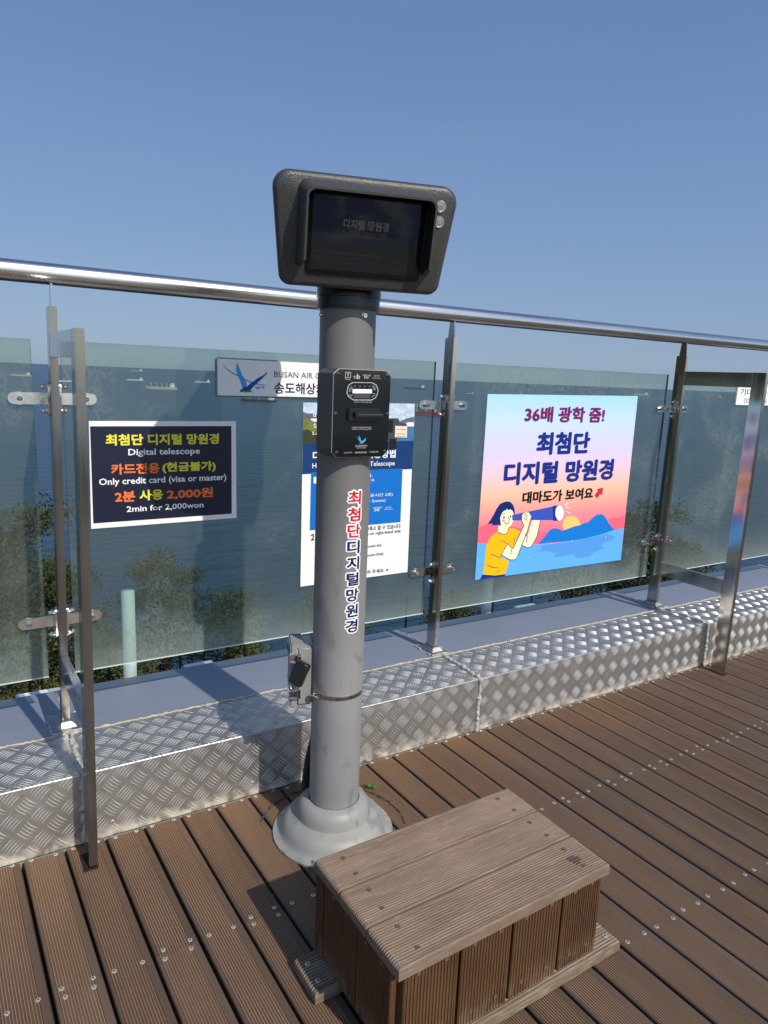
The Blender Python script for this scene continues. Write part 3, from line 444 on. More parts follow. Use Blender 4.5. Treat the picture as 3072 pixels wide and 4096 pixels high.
for x in (.02, .33, .78, 1.30, 1.68, 1.82, 2.4, 2.9, 3.18, 3.5):   # rivets on the plate faces
    o = bpy.data.objects.new('rivet', SM); COL.objects.link(o); o.parent = curb; o.location = V((x, -.0012, .045))-curb.location; o.rotation_euler = (pi/2, 0, 0)
# ---------------------------------------------------------------- glass railing
YPOST0, YPOST1, YG = .31, .37, .372
GZ0, GZ1 = .390, 1.483
def glass_mat():
    m = bpy.data.materials.new('tinted_dusty_glass'); m.use_nodes = True; n = m.node_tree.nodes; L = m.node_tree.links
    n.remove(n['Principled BSDF']); out = n['Material Output']
    tr = n.new('ShaderNodeBsdfTransparent'); tr.inputs[0].default_value = (.76, .85, .82, 1)
    gl = n.new('ShaderNodeBsdfGlossy'); gl.inputs['Roughness'].default_value = .02
    df = n.new('ShaderNodeBsdfDiffuse'); df.inputs[0].default_value = (.47, .51, .47, 1)
    tl = n.new('ShaderNodeBsdfTranslucent'); tl.inputs[0].default_value = (.5, .58, .52, 1); ad = n.new('ShaderNodeMixShader'); ad.inputs[0].default_value = .3; L.new(df.outputs[0], ad.inputs[1]); L.new(tl.outputs[0], ad.inputs[2])
    fr = n.new('ShaderNodeFresnel'); fr.inputs[0].default_value = 1.45
    m1 = n.new('ShaderNodeMixShader'); bfn = n.new('ShaderNodeNewGeometry'); ib = n.new('ShaderNodeMath'); ib.operation = 'SUBTRACT'; ib.inputs[0].default_value = 1; L.new(bfn.outputs['Backfacing'], ib.inputs[1]); mf = n.new('ShaderNodeMath'); mf.operation = 'MULTIPLY'; L.new(fr.outputs[0], mf.inputs[0]); L.new(ib.outputs[0], mf.inputs[1]); L.new(mf.outputs[0], m1.inputs[0]); L.new(tr.outputs[0], m1.inputs[1]); L.new(gl.outputs[0], m1.inputs[2])
    tc = n.new('ShaderNodeTexCoord'); sp = n.new('ShaderNodeSeparateXYZ'); ge = n.new('ShaderNodeNewGeometry'); L.new(ge.outputs['Position'], sp.inputs[0])
    def noise(s, st=(1, 1, 1), d=6, dis=0):
        mp = n.new('ShaderNodeMapping'); mp.inputs['Scale'].default_value = st; L.new(tc.outputs['Object'], mp.inputs[0])
        z = n.new('ShaderNodeTexNoise'); z.inputs['Scale'].default_value = s; z.inputs['Detail'].default_value = d; z.inputs['Distortion'].default_value = dis; L.new(mp.outputs[0], z.inputs['Vector']); return z.outputs[0]
    def rng(s, a, b, c=0, d=1):
        r = n.new('ShaderNodeMapRange'); r.inputs[1].default_value = a; r.inputs[2].default_value = b; r.inputs[3].default_value = c; r.inputs[4].default_value = d; L.new(s, r.inputs[0]); return r.outputs[0]
    def op(o, a, b):
        k = n.new('ShaderNodeMath'); k.operation = o
        for i, q in ((0, a), (1, b)):
            if isinstance(q, float): k.inputs[i].default_value = q
            else: L.new(q, k.inputs[i])
        return k.outputs[0]
    base = rng(noise(1.6, (1, 1, .6), 3), .3, .7, .045, .075)
    low = op('MULTIPLY', op('POWER', rng(sp.outputs[2], .72, .385), 3.2), .24)
    patch = op('MULTIPLY', op('MULTIPLY', rng(noise(2.3, (1, 1, 1), 5, .4), .52, .62), rng(noise(75, (1, 1, .8), 3, 1.5), .46, .56)), .14)
    streak = op('MULTIPLY', rng(noise(9, (1, 1, .05), 4), .6, .78), .05)
    d = op('ADD', op('ADD', base, low), op('ADD', patch, streak))
    m2 = n.new('ShaderNodeMixShader'); L.new(d, m2.inputs[0]); L.new(m1.outputs[0], m2.inputs[1]); L.new(ad.outputs[0], m2.inputs[2])
    L.new(m2.outputs[0], out.inputs[0]); return m
glm = glass_mat()
gem = mat('glass_sunlit_edge', (.58, .70, .67), .25)  # sunlit brightness of the lower edge put into its colour
gtop = mat('glass_top_edge', (.03, .07, .07), .2)  # dark copy of the same cut edge, for top and sides
rail = empty('glass_railing', (1.75, .34, HC), 'stainless steel railing with tinted glass panels bolted between square posts', 'railing')
b = MB(); b.cyl((-3.2, .34, 1.674), (7.5, .34, 1.674), .0312, 48); b.build('handrail', steelx, rail, smooth=50)
bw = .0120
def acorn(b, c, ax, r=.008, L_=.016, mi=0):
    c = V(c); ax = V(ax)
    b.lathe(c, [(r*1.25, 0), (r*1.25, .0012)], 16, ax, mi); b.lathe(c+ax*.0012, [(r, 0), (r, L_*.45), (r*.9, L_*.5)], 6, ax, mi)
    b.lathe(c+ax*L_*.5, [(r*.82, 0), (r*.8, L_*.25), (r*.55, L_*.5), (r*.2, L_*.6)], 14, ax, mi)
def post(x, brace, lean, leg):
    b = MB(); b.box(x-bw, x+bw, YPOST0, YPOST1, HC+.004, 1.58)
    p = b.build('post', steel if x < 1 else steeld, rail, bevel=.0022)
    b = MB(); b.loft([[(x-.003, .34-h, z), (x+.003, .34-h, z), (x+.003, .34+h, z), (x-.003, .34+h, z)] for h, z in ((.0215, 1.58), (.015, 1.648))]); b.build('stem', steeld, p)
    b = MB(); b.loft([[(x+a*s, .34+c*t, z) for a, c in ((-1, -1), (1, -1), (1, 1), (-1, 1))] for s, t, z in ((.045, .062, HC+.0005), (.045, .062, HC+.006), (.03, .046, HC+.007), (.017, .034, HC+.022))])
    b.build('base_plate', mat('dull_base_steel', (.36, .35, .33), .5, 1, var=.2, vs=60), p, bevel=.0015)
    bead([(x-.045, .275, HC+.002), (x+.045, .275, HC+.002), (x+.047, .405, HC+.002), (x-.047, .405, HC+.002), (x-.047, .275, HC+.002)], .004, .6, 6).build('sealant', slm, p, smooth=60)
    if brace:
        b = MB(); b.box(x-bw, x+bw, -.125, -.058, -.03, 1.5025)
        b.build('brace_leg', steel if x < 1 else steeld, p, bevel=.0022)
        b = MB(); b.box(x-bw+.0004, x+bw-.0004, -.058, YPOST0, 1.432, 1.502); b.build('brace_bar', steeld, p, bevel=.0015)
        b = MB(); b.box(x-bw+.0004, x+bw-.0004, -.058, YPOST0, .409, .480); b.build('brace_bar', steeld, p, bevel=.0015)
    if brace: MB().box(x-bw-.009, x+bw+.007, -.133, -.05, -.0004, .0006).build('post_hole', mat('hole_dark', (.008, .007, .006), .9), p)
    for z in (1.306, .586):
        b = MB()
        for s in (-1, 1):
            X = x+s*(bw+.0005); pts = []
            for k in range(24):   # rounded vertical plate against the post side
                a = 2*pi*k/24; pts.append((.345+.0155*cos(a), z+(.037 if sin(a) >= 0 else -.037)+.0155*sin(a)))
            for t in (0, .0035):
                b.loft([[(X+s*(t+.0004), yy, zz) for yy, zz in pts], [(X+s*(t+.003), yy, zz) for yy, zz in pts]])
            for dz in (-.037, .037): acorn(b, (X+s*.0066, .345, z+dz), (s, 0, 0), .0078, .02)
            # arm bent forward to the glass face
            arm = []
            for k in range(13): a = -pi/2+pi*k/12; arm.append((x+s*(.108+.018*cos(a)), z+.018*sin(a)))
            arm = [(X+s*.003, z-.018)]+arm+[(X+s*.003, z+.018)]
            if s < 0: arm = arm[::-1]
            b.poly(arm, .3635, .3675)
            b.box(min(X+s*.0035, X+s*.0065), max(X+s*.0035, X+s*.0065), .333, .3675, z-.018, z+.018)
            b.lathe((x+s*.094, .3633, z), [(.0125, 0), (.0125, .0012)], 20, (0, -1, 0)); acorn(b, (x+s*.094, .362, z), (0, -1, 0), .0085, .022)
            b.lathe((x+s*.094, .3675, z), [(.02, 0), (.02, .0045)], 20, (0, 1, 0))
        b.build('glass_clamp', chrome, p, smooth=35)
    # the posts stand a hair out of plumb
    for o in [p]+list(p.children):
        for v in o.data.vertices:
            zz_ = v.co.z+HC; yy_ = v.co.y+.34
            if o.name.startswith(('post_hole', 'base_plate', 'sealant')): continue
            v.co.x += lean*(zz_-HC)+(leg if yy_ < -.04 else (leg*(.31-yy_)/.35 if yy_ < .305 else 0))
    return p
for x, br, lean, leg in ((-1.245, 0, 0, 0), (.2480, 1, .0145, .0105), (1.748, 0, .009, 0), (3.243, 1, .009, 0), (4.74, 0, 0, 0)): post(x, br, lean, leg)
for x0, x1 in ((-1.20, .2085), (.2905, 1.7115), (1.787, 3.2025), (3.285, 4.70)):
    b = MB(); t = .012
    b.add([(x0, YG, GZ0), (x1, YG, GZ0), (x1, YG, GZ1), (x0, YG, GZ1), (x0, YG+t, GZ0), (x1, YG+t, GZ0), (x1, YG+t, GZ1), (x0, YG+t, GZ1)], [(0, 1, 2, 3), (7, 6, 5, 4)], 0)
    c = [(x0, YG, GZ0), (x1, YG, GZ0), (x1, YG, GZ1), (x0, YG, GZ1), (x0, YG+t, GZ0), (x1, YG+t, GZ0), (x1, YG+t, GZ1), (x0, YG+t, GZ1)]
    b.add(c, [(0, 4, 5, 1)], 1); b.add(c, [(3, 2, 6, 7), (0, 3, 7, 4), (1, 5, 6, 2)], 2)
    b.box(x0, x1, YG-.0008, YG-.0002, GZ0, GZ0+.0035, 1)  # pale strip paints the bright glint along the lower edge
    o = b.build('glass_panel', [glm, gem, gtop], rail, recalc=False)
# ---------------------------------------------------------------- signs and posters on the glass
YF = YG-.0006
def panel(parent, name, pts, m, y, t=.0004):
    b = MB(); b.poly(pts, y-t, y); return b.build(name, m, parent)
paper = mat('white_vinyl', srgb(236, 236, 232), .45, var=.02, vs=8)
g1 = empty('price_sign', (.6, YF, .9), 'dark navy price sign with yellow, orange and white lettering on the left glass panel', 'sign')
panel(g1, 'backing', P1o, paper, YF); panel(g1, 'navy_panel', P1, mat('navy_print', srgb(12, 20, 48), .4, var=.1, vs=6), YF-.0004, .0003)
lettering(g1, T1, YF-.0010)
g2 = empty('cable_car_sign', (.98, YF, 1.33), 'white strip sign with blue and green bird emblem near the top of the glass', 'sign')
xr = 1.20; b = MB(); b.poly([(.784, 1.327), (xr, 1.327), (xr, 1.452), (.784, 1.452)], YF-.012, YF); b.build('board', mat('white_sign_board', srgb(238, 237, 235), .4, var=.02), g2, bevel=.001)
b = MB(); b.box(.7775, xr, YF-.0015, YF, 1.322, 1.4565); b.build('foam_backing', mat('grey_foam', srgb(120, 130, 128), .8, var=.2), g2)
for it in L2:
    if it[0] == 'ring':
        b = MB(); n = len(it[1]); b.add([(x, YF-.0128, z) for x, z in it[1]+it[2]], [(i, (i+1) % n, n+(i+1) % n, n+i) for i in range(n)]); b.build('emblem', cm('light_blue'), g2)
    else: panel(g2, 'emblem', it[1], cm(it[0]), YF-.0123-.0001*L2.index(it), .0003)
lettering(g2, T2, YF-.0128)
g3 = empty('instruction_poster', (1.36, YF, .6), 'white and blue instruction poster with harbour photo behind the grey pole', 'poster')
panel(g3, 'sheet', P3, paper, YF)
for i, (k, pts) in enumerate(P3art): panel(g3, 'photo_print' if i < 12 else 'blue_panel', pts, mat('photo_'+k, srgb(*COLS[k]), .45, var=.28, vs=45) if k in ('sky_pale', 'bush_green', 'bush_dark', 'hill_grey', 'town_water', 'town_white') else cm(k), YF-.0004-.00012*i, .0001)
lettering(g3, T3, YF-.0026)
o = MB().poly(NOTE, YF-.0042, YF-.0036).build('paper_note', mat('cream_paper', srgb(226, 216, 190), .7, var=.08, vs=60), None, label='small cream paper note taped over the photo of the blue and white instruction poster', cat='note')
for dz in (.012, .03, .04): 
    b = MB(); b.box(1.53, 1.573, YF-.0046, YF-.0043, 1.218-dz, 1.2155-dz); b.build('faded_writing', mat('faded_ink', srgb(150, 138, 130), .7), o)
g4 = empty('telescope_poster', (2.48, YF, .5), 'colourful square poster with yellow-shirted girl using a blue telescope at sunset', 'poster')
def sunset():
    m = mat('sunset_print', (1, 1, 1), .5, spec=.3); n = m.node_tree.nodes; L = m.node_tree.links
    tc = n.new('ShaderNodeTexCoord'); sp = n.new('ShaderNodeSeparateXYZ'); cr = n.new('ShaderNodeValToRGB'); L.new(tc.outputs['Generated'], sp.inputs[0]); L.new(sp.outputs[2], cr.inputs[0])
    st = [(.2, (246, 106, 140)), (.33, (248, 142, 146)), (.46, (250, 190, 160)), (.56, (238, 198, 206)), (.68, (214, 204, 240)), (.85, (196, 218, 246)), (1, (164, 216, 246))]
    el = cr.color_ramp.elements
    for i, (q, c) in enumerate(st):
        e = el[i] if i < 2 else el.new(q); e.position = q; e.color = srgb(*c)
    L.new(cr.outputs[0], n['Principled BSDF'].inputs['Base Color']); return m
panel(g4, 'printed_sheet', P4, sunset(), YF)
NM = dict(pink_far='far_hills', sun_yellow='setting_sun', sea_blue='printed_sea', mountain='printed_mountain', sea_dark='printed_reflection', skin2='girl_skin', scope1='telescope_tube', scope2='telescope_rim', white='sparkle', hair='ink_line', shirt='yellow_shirt', pants='trousers', cheek='cheek', red_arrow='red_arrow')
for i, (k, pts) in enumerate(P4art):
    if pts[0] == 'M':
        b = MB(); yb = YF-.0005-.00006*i
        for q in pts[1]: b.add([(x, yb-.00005, z) for x, z in q], [(0, 1, 2, 3)])
        b.build(NM[k], cm(k), g4); continue
    panel(g4, NM[k], pts, cm(k), YF-.0005-.00006*i, .00005)
lettering(g4, T4, YF-.0006-.00006*len(P4art))
g5 = empty('warning_sign', (4.2, YF, 1.33), 'white do-not-lean sign partly behind the right brace leg', 'sign')
b = MB(); b.poly([(3.804, 1.335), (4.62, 1.335), (4.62, 1.458), (3.804, 1.458)], YF-.01, YF); b.build('board', mat('white_sign_board', (1, 1, 1)), g5, bevel=.001)
lettering(g5, T5, YF-.0106)
# ---------------------------------------------------------------- digital telescope
PX, PY, PR = .939, -.291, .077
tel = empty('digital_telescope', (PX, PY, 0), 'grey pole-mounted digital telescope with dark hooded screen', 'telescope')
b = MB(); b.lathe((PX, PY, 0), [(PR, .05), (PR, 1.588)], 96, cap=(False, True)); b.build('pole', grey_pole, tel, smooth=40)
prof = [(.189, .0), (.189, .006), (.181, .0085), (.172, .0115), (.166, .018), (.161, .032), (.152, .048), (.140, .058), (.126, .062), (.117, .068), (.115, .08), (.111, .096), (.104, .108), (.095, .116), (.084, .120), (.0795, .1205), (.079, .112), (.079, .05)]
b = MB(); b.lathe((PX, PY, 0), prof, 96, cap=(False, False)); fl = b.build('base_flange', flange_m, tel, smooth=35)
for a in (130, -45, -136, 35):
    x, y = PX+.177*cos(rad(a)), PY+.177*sin(rad(a)); b = MB(); b.lathe((x, y, .009), [(.0065, 0), (.0065, .002), (.004, .0024), (.004, .007), (.002, .0078)], 12); b.build('screw', chrome, fl, smooth=40)
# tiny dark band where pole meets flange
b = MB(); b.lathe((PX, PY, .1195), [(.0795, 0), (.0772, .0002)], 64, cap=(False, False)); b.build('seal', black_paint, fl)
b = MB(); b.lathe((PX, PY, 0), [(.0865, 1.588), (.0865, 1.592), (.0855, 1.593), (.0855, 1.618), (.088, 1.619), (.088, 1.638), (.0865, 1.639), (.0865, 1.70)], 64); b.build('swivel_collar', black_paint, tel, smooth=35)
for a in (-85, 178, 92, 5):
    d = V((cos(rad(a)), sin(rad(a)), 0)); c = V((PX, PY, 1.571))+d*PR; b = MB(); b.lathe(c, [(.0075, 0), (.0075, .001), (.0062, .0012), (.0062, .007), (.0055, .0078), (.003, .0078), (.003, .004)], 18, d); b.build('bolt', chrome, tel, smooth=40)
# vertical lettering wrapped on the pole
LT = '최첨단디지털망원경'
def wrap(body, bold, ac, wd, z0, z1, r, m, grow):
    vs, fs = text_mesh(body, bold); bm = bmesh.new(); vv = [bm.verts.new((-wd/2-grow+(wd+2*grow)*a, q*.5, z0-grow+(z1-z0+2*grow)*c)) for a, c, q in vs]
    for f in fs:
        try: bm.faces.new([vv[i] for i in f])
        except ValueError: pass
    for i in range(-9, 10): bmesh.ops.bisect_plane(bm, geom=bm.verts[:]+bm.edges[:]+bm.faces[:], plane_co=(i*.0033, 0, 0), plane_no=(1, 0, 0))
    for v in bm.verts: a = ac+v.co.x/r; rq = r+v.co.y; v.co = V((rq*cos(a), rq*sin(a), v.co.z))
    me = bpy.data.meshes.new('lettering'); bm.to_mesh(me); bm.free(); me.materials.append(m)
    o = bpy.data.objects.new('lettering', me); COL.objects.link(o); o.parent = tel; return o
zt, zb = 1.104, .680; hh = (zt-zb)/9
for i, ch in enumerate(LT):
    z1 = zt-i*hh-.004; z0 = z1-hh+.0085
    wrap(ch, .125, rad(-92+ .3*i), .040, z0, z1, PR+.0006, mat('white_decal', srgb(240, 240, 238), .4), .0042)
    wrap(ch, .028, rad(-92+.3*i), .040, z0, z1, PR+.0013, cm('red' if i < 3 else 'navyl'), 0)
# card reader box
YC = -.392
cr = MB(); pc = [(.846, 1.212), (.846, 1.418), (.862, 1.431), (1.005, 1.431), (1.021, 1.418), (1.021, 1.212), (1.005, 1.197), (.861, 1.197)]
cr.poly(pc, YC+.001, -.30); crd = cr.build('card_reader', mat('grey_painted_box', (.085, .082, .08), .5, bump=.15, bs=400, bd=.0004), tel, bevel=.0015)
def shrink(p, d, cx=.9335, cz=1.314): return [(x+(d if x < cx else -d), z+(d if z < cz else -d)) for x, z in p]
glossb = mat('black_acrylic', (.006, .007, .008), .08, 0, rvar=.02, vs=3, spec=.5)
MB().poly(pc, YC-.0018, YC+.0008).build('plate_rim', mat('grey_rim', (.35, .35, .34), .4), crd, bevel=.0006, seg=1)
MB().poly(shrink(pc, .0016), YC-.0042, YC-.0019).build('face_plate', glossb, crd)
yy = YC-.0045
for x, z in CRs:
    b = MB(); b.lathe((x, YC-.0040, z), [(.0058, 0), (.0055, .0018), (.002, .0026)], 16, (0, -1, 0)); b.build('screw', mat('dark_screw', (.12, .12, .12), .25, 1), crd, smooth=40)
(xa, za), (xb, _), (_, zc) = CRslot[0][0], CRslot[0][1], CRslot[0][2]
b = MB(); b.box(xa, xb, YC-.012, YC-.004, zc, za); b.build('card_slot', mat('black_plastic', (.008, .008, .009), .35), crd, bevel=.003)
(xa, za), (xb, _), (_, zc) = CRslot[1][0], CRslot[1][1], CRslot[1][2]
b = MB(); b.box(xa-.008, xb+.001, YC-.024, YC-.011, zc-.003, za+.001); b.build('slot_mouth', mat('black_plastic', (1, 1, 1)), crd, bevel=.0025)
b = MB(); b.box(xa+.002, xb-.002, YC-.0246, YC-.0238, (za+zc)/2-.0016, (za+zc)/2+.0016); b.build('slot_opening', mat('grey_slot', (.06, .06, .062), .4), crd)
b = MB(); n = len(CRring); cx = sum(p[0] for p in CRring)/n; cz = sum(p[1] for p in CRring)/n
inn = [(cx+(x-cx)*.955, cz+(z-cz)*.93) for x, z in CRring]
b.add([(x, yy, z) for x, z in CRring+inn], [(i, (i+1) % n, n+(i+1) % n, n+i) for i in range(n)]); b.build('reader_ring', cm('pale'), crd)
panel(crd, 'serial_label', CRdisp[0], cm('white'), yy); panel(crd, 'digit_display', CRdisp[1], mat('display_glass', (.06, .065, .06), .2), yy)
b = MB(); x0, x1, z0, z1 = CRt[0][1]; 
for q in (0, 1, 2, 3):
    X0, X1, Z0, Z1 = x0-.004, x1+.004, z0-.003, z1+.003; e = .0007
    b.box(*[(X0, X1, yy-.0001, yy+.0001, Z1-e, Z1), (X0, X1, yy-.0001, yy+.0001, Z0, Z0+e), (X0, X0+e, yy-.0001, yy+.0001, Z0+e, Z1-e), (X1-e, X1, yy-.0001, yy+.0001, Z0+e, Z1-e)][q])
b.build('logo_frame', cm('white'), crd)
b = MB()
for q in CRarcs: b.add([(x, yy-.0001, z) for x, z in q], [tuple(range(len(q)))])
b.build('reader_marks', cm('pale'), crd)
for k, pts in CRlogo: panel(crd, 'emblem', pts, cm(k), yy, .0002)
lettering(crd, [(a, q, 'pale' if c == 'white' else c, e) for a, q, c, e in CRt], yy-.0003)
# screen head: frame u right, v up, n towards the viewer
HCN = V((.8911, -.4591, 1.7506)); th, ta = -.2879, -.2354
hu = V((cos(th), sin(th), 0)); hn = V((sin(th)*cos(ta), -cos(th)*cos(ta), sin(ta))); hv = hn.cross(hu)
def HP(u, v, d): return HCN+hu*u+hv*v+hn*d
def rpoly(pts, r, n=7):
    out = []; m = len(pts)
    for i in range(m):
        p0, p, p1 = V(pts[i-1]), V(pts[i]), V(pts[(i+1) % m]); ri = r[i] if isinstance(r, (list, tuple)) else r
        a = (p0-p).normalized(); c = (p1-p).normalized(); ang = a.angle(c); t = ri/math.tan(ang/2)
        A_, C_ = p+a*t, p+c*t; o = p+(a+c).normalized()*(ri/sin(ang/2))
        for k in range(n+1):
            q = A_.lerp(C_, k/n)-o; out.append(tuple(o+q.normalized()*ri))
    return out
def inset(pts, d):
    c = V((sum(p[0] for p in pts)/len(pts), sum(p[1] for p in pts)/len(pts))); m = len(pts); out = []
    for i in range(m):
        a = V(pts[i-1]); p = V(pts[i]); q = V(pts[(i+1) % m]); t = (q-a).normalized(); nn = V((t.y, -t.x))
        if (c-p).dot(nn) < 0: nn = -nn
        out.append(tuple(p+nn*d))
    return out
ham = mat('hammered_dark_paint', (.05, .048, .046), .36, 0, bump=.75, bs=300, bd=.0018, spec=.6, var=.2, vs=300)
shellp = [(-.233, .131), (.233, .131), (.205, -.129), (-.205, -.129)]
o0 = rpoly(shellp, [.04, .04, .03, .03], 9)
b = MB(); rings = []
for d, ins in ((-.15, .05), (-.145, .035), (-.11, .02), (-.03, .003), (-.018, 0), (-.009, .0015), (-.003, .006), (0, .013)):
    rings.append([HP(u, v, d) for u, v in (inset(o0, ins) if ins else o0)])
b.loft(rings); head = b.build('screen_housing', ham, tel, smooth=50)
b = MB(); rings = []
for d, hw, hh_, dv in ((-.148, .155, .098, 0), (-.20, .14, .098, 0), (-.33, .115, .09, 0), (-.43, .10, .08, 0), (-.44, .09, .07, 0)):
    rings.append([HP(u, v+dv, d) for u, v in rpoly([(-hw, hh_), (hw, hh_), (hw, -hh_), (-hw, -hh_)], .03, 5)])
b.loft(rings); b.build('camera_body', ham, tel, smooth=50)
# hood
def hpath(w, top, bot, r, n=8):
    P = [(-w, bot)]
    for k in range(n+1): a = pi-pi/2*k/n; P.append((-w+r+r*cos(a), top-r+r*sin(a)))
    for k in range(n+1): a = pi/2-pi/2*k/n; P.append((w-r+r*cos(a), top-r+r*sin(a)))
    P.append((w, bot)); return P
r0 = [HP(u, v, -.002) for u, v in hpath(.170, .1165, -.078, .026)]
r1 = [HP(u, v, .056) for u, v in hpath(.1595, .1015, -.064, .022)]
r2 = [HP(u, v, .062) for u, v in hpath(.1575, .0995, -.062, .021)]
r3 = [HP(u, v, .062) for u, v in hpath(.1525, .0945, -.060, .018)]
r4 = [HP(u, v, .056) for u, v in hpath(.1505, .0925, -.060, .017)]
r5 = [HP(u, v, -.002) for u, v in hpath(.1530, .0985, -.078, .018)]
b = MB(); b.loft([r0, r1, r2, r3], False, (False, False))
n = len(r0); 
for i in (0, n-1): b.add([r0[i], r1[i], r2[i], r3[i], r4[i], r5[i]], [(0, 1, 2, 3, 4, 5)])
hood = b.build('screen_hood', ham, tel, smooth=45)
b = MB(); b.loft([r3, r4, r5], False, (False, False)); b.build('hood_lining', mat('matt_black', (.006, .006, .006), .8), hood, smooth=45)
b = MB(); bz = rpoly([(-.145, .10), (.147, .10), (.147, -.0965), (-.144, -.0965)], .011, 5)
b.loft([[HP(u, v, -.004) for u, v in bz], [HP(u, v, .004) for u, v in bz], [HP(u, v, .005) for u, v in inset(bz, .0015)]])
b.build('screen_bezel', mat('matt_black_bezel', (.005, .005, .006), .35), tel, smooth=40)
def scr():
    m = mat('dim_display', (.008, .009, .011), .12, spec=.3); n = m.node_tree.nodes; L = m.node_tree.links; p = n['Principled BSDF']
    tc = n.new('ShaderNodeTexCoord'); sp = n.new('ShaderNodeSeparateXYZ'); L.new(tc.outputs['Generated'], sp.inputs[0])
    z = n.new('ShaderNodeTexNoise'); z.inputs['Scale'].default_value = 14; z.inputs['Detail'].default_value = 6; L.new(tc.outputs['Object'], z.inputs['Vector'])
    cl = n.new('ShaderNodeMapRange'); cl.inputs[1].default_value = .48; cl.inputs[2].default_value = .65; L.new(z.outputs[0], cl.inputs[0])
    a = n.new('ShaderNodeMix'); a.data_type = 'RGBA'; a.inputs[6].default_value = (.004, .006, .016, 1); a.inputs[7].default_value = (.018, .02, .024, 1); L.new(cl.outputs[0], a.inputs[0])
    r = n.new('ShaderNodeValToRGB'); r.color_ramp.elements[0].position = .32; r.color_ramp.elements[1].position = .5; L.new(sp.outputs[2], r.inputs[0])
    c = n.new('ShaderNodeMix'); c.data_type = 'RGBA'; c.inputs[6].default_value = (.005, .006, .007, 1); L.new(r.outputs[0], c.inputs[0]); L.new(a.outputs[2], c.inputs[7])
    L.new(c.outputs[2], p.inputs['Emission Color']); p.inputs['Emission Strength'].default_value = .75; return m
b = MB(); b.add([HP(-.133, -.084, .0058), HP(.133, -.084, .0058), HP(.133, .084, .0058), HP(-.133, .084, .0058)], [(0, 1, 2, 3)]); dsp = b.build('display', scr(), tel, recalc=False)
def on_head(items, d, m, parent):
    for body, (x0, x1, z0, z1), bold in items:
        vs, fs = text_mesh(body, bold); b = MB(); b.add([HP(x0+(x1-x0)*a, z0+(z1-z0)*c, d+q) for a, c, q in vs], fs); b.build('lettering', m, parent, recalc=False)
def dim(name, e):
    m = mat(name, (.01, .01, .01), .3); p = m.node_tree.nodes['Principled BSDF']; p.inputs['Emission Color'].default_value = (e, e, e, 1); p.inputs['Emission Strength'].default_value = 1; return m
on_head([('디지털 망원경', (-.058, .056, .014, .036), .03)], .0062, dim('lit_letters', .035), dsp)
on_head([('DIGITAL TELESCOPE', (-.058, .052, -.005, .009), .0), ('디지털 망원경 사용방법(How to Use a Digital Telescope)', (-.122, .042, -.048, -.039), .0), ('1', (-.117, -.114, -.06, -.054), .02), ('2', (.021, .024, -.06, -.054), .02),
  ('이용요금 : ₩2,000(이용시간 2분)', (-.076, .0, -.0585, -.052), 0), ('Fee : ₩2,000(for 2mins)', (-.076, -.02, -.067, -.061), 0), ('확대(Zoom-In)', (.076, .108, -.06, -.054), 0), ('축소(Zoom-Out)', (.076, .112, -.077, -.071), 0)], .0062, dim('dim_letters', .015), dsp)
for v_, sy in ((.0845, '+'), (.0485, '-')):
    b = MB(); b.lathe(HP(.184, v_, 0), [(.0138, 0), (.0138, .002), (.0125, .0035), (.0105, .0035), (.0100, .0022), (.0008, .0026)], 32, hn); bt = b.build('button', mat('satin_button', (.85, .84, .81), .32, 1), tel, smooth=35)
    b = MB(); b.lathe(HP(.184, v_, .0027), [(.0062, 0), (.0062, .0003), (.0054, .0003), (.0054, 0)], 24, hn, cap=(False, False)); b.obox(HP(.184, v_, .0029), hu, hv, hn, .0034, .0006, .0002)
    if sy == '+': b.obox(HP(.184, v_, .0029), hv, hu, hn, .0034, .0006, .0002)
    b.build('symbol', mat('etched_mark', (.1, .1, .1), .5), bt)
# neck arm between collar and housing
b = MB(); b.loft([[V((PX, PY, 1.69))+V((.07*cos(2*pi*k/32), .07*sin(2*pi*k/32), 0)) for k in range(32)], [V((PX, PY-.03, 1.76))+V((.06*cos(2*pi*k/32), .06*sin(2*pi*k/32), 0)) for k in range(32)]]); b.build('neck', black_paint, tel, smooth=40)
# hose clamp band
b = MB(); b.lathe((PX, PY, .475), [(PR+.0002, 0), (PR+.0016, .0005), (PR+.0016, .0125), (PR+.0002, .013)], 96, cap=(False, False))
for k in range(26):
    a = rad(-150+k*2.3); d = V((cos(a), sin(a), 0)); b.obox(V((PX, PY, .4815))+d*(PR+.0018), V((-sin(a), cos(a), 0)), V((0, 0, 1)), d, .0006, .0042, .0004)
hcb = b.build('hose_clamp', chrome, tel, smooth=30)
a = rad(-163); d = V((cos(a), sin(a), 0)); tt = V((-sin(a), cos(a), 0)); b = MB(); b.cyl(V((PX, PY, .4815))+d*(PR+.007)-tt*.01, V((PX, PY, .4815))+d*(PR+.007)+tt*.012, .006, 14); b.cyl(V((PX, PY, .4815))+d*(PR+.007)-tt*.018, V((PX, PY, .4815))+d*(PR+.007)-tt*.01, .0075, 6); b.build('clamp_screw', chrome, hcb, smooth=40)
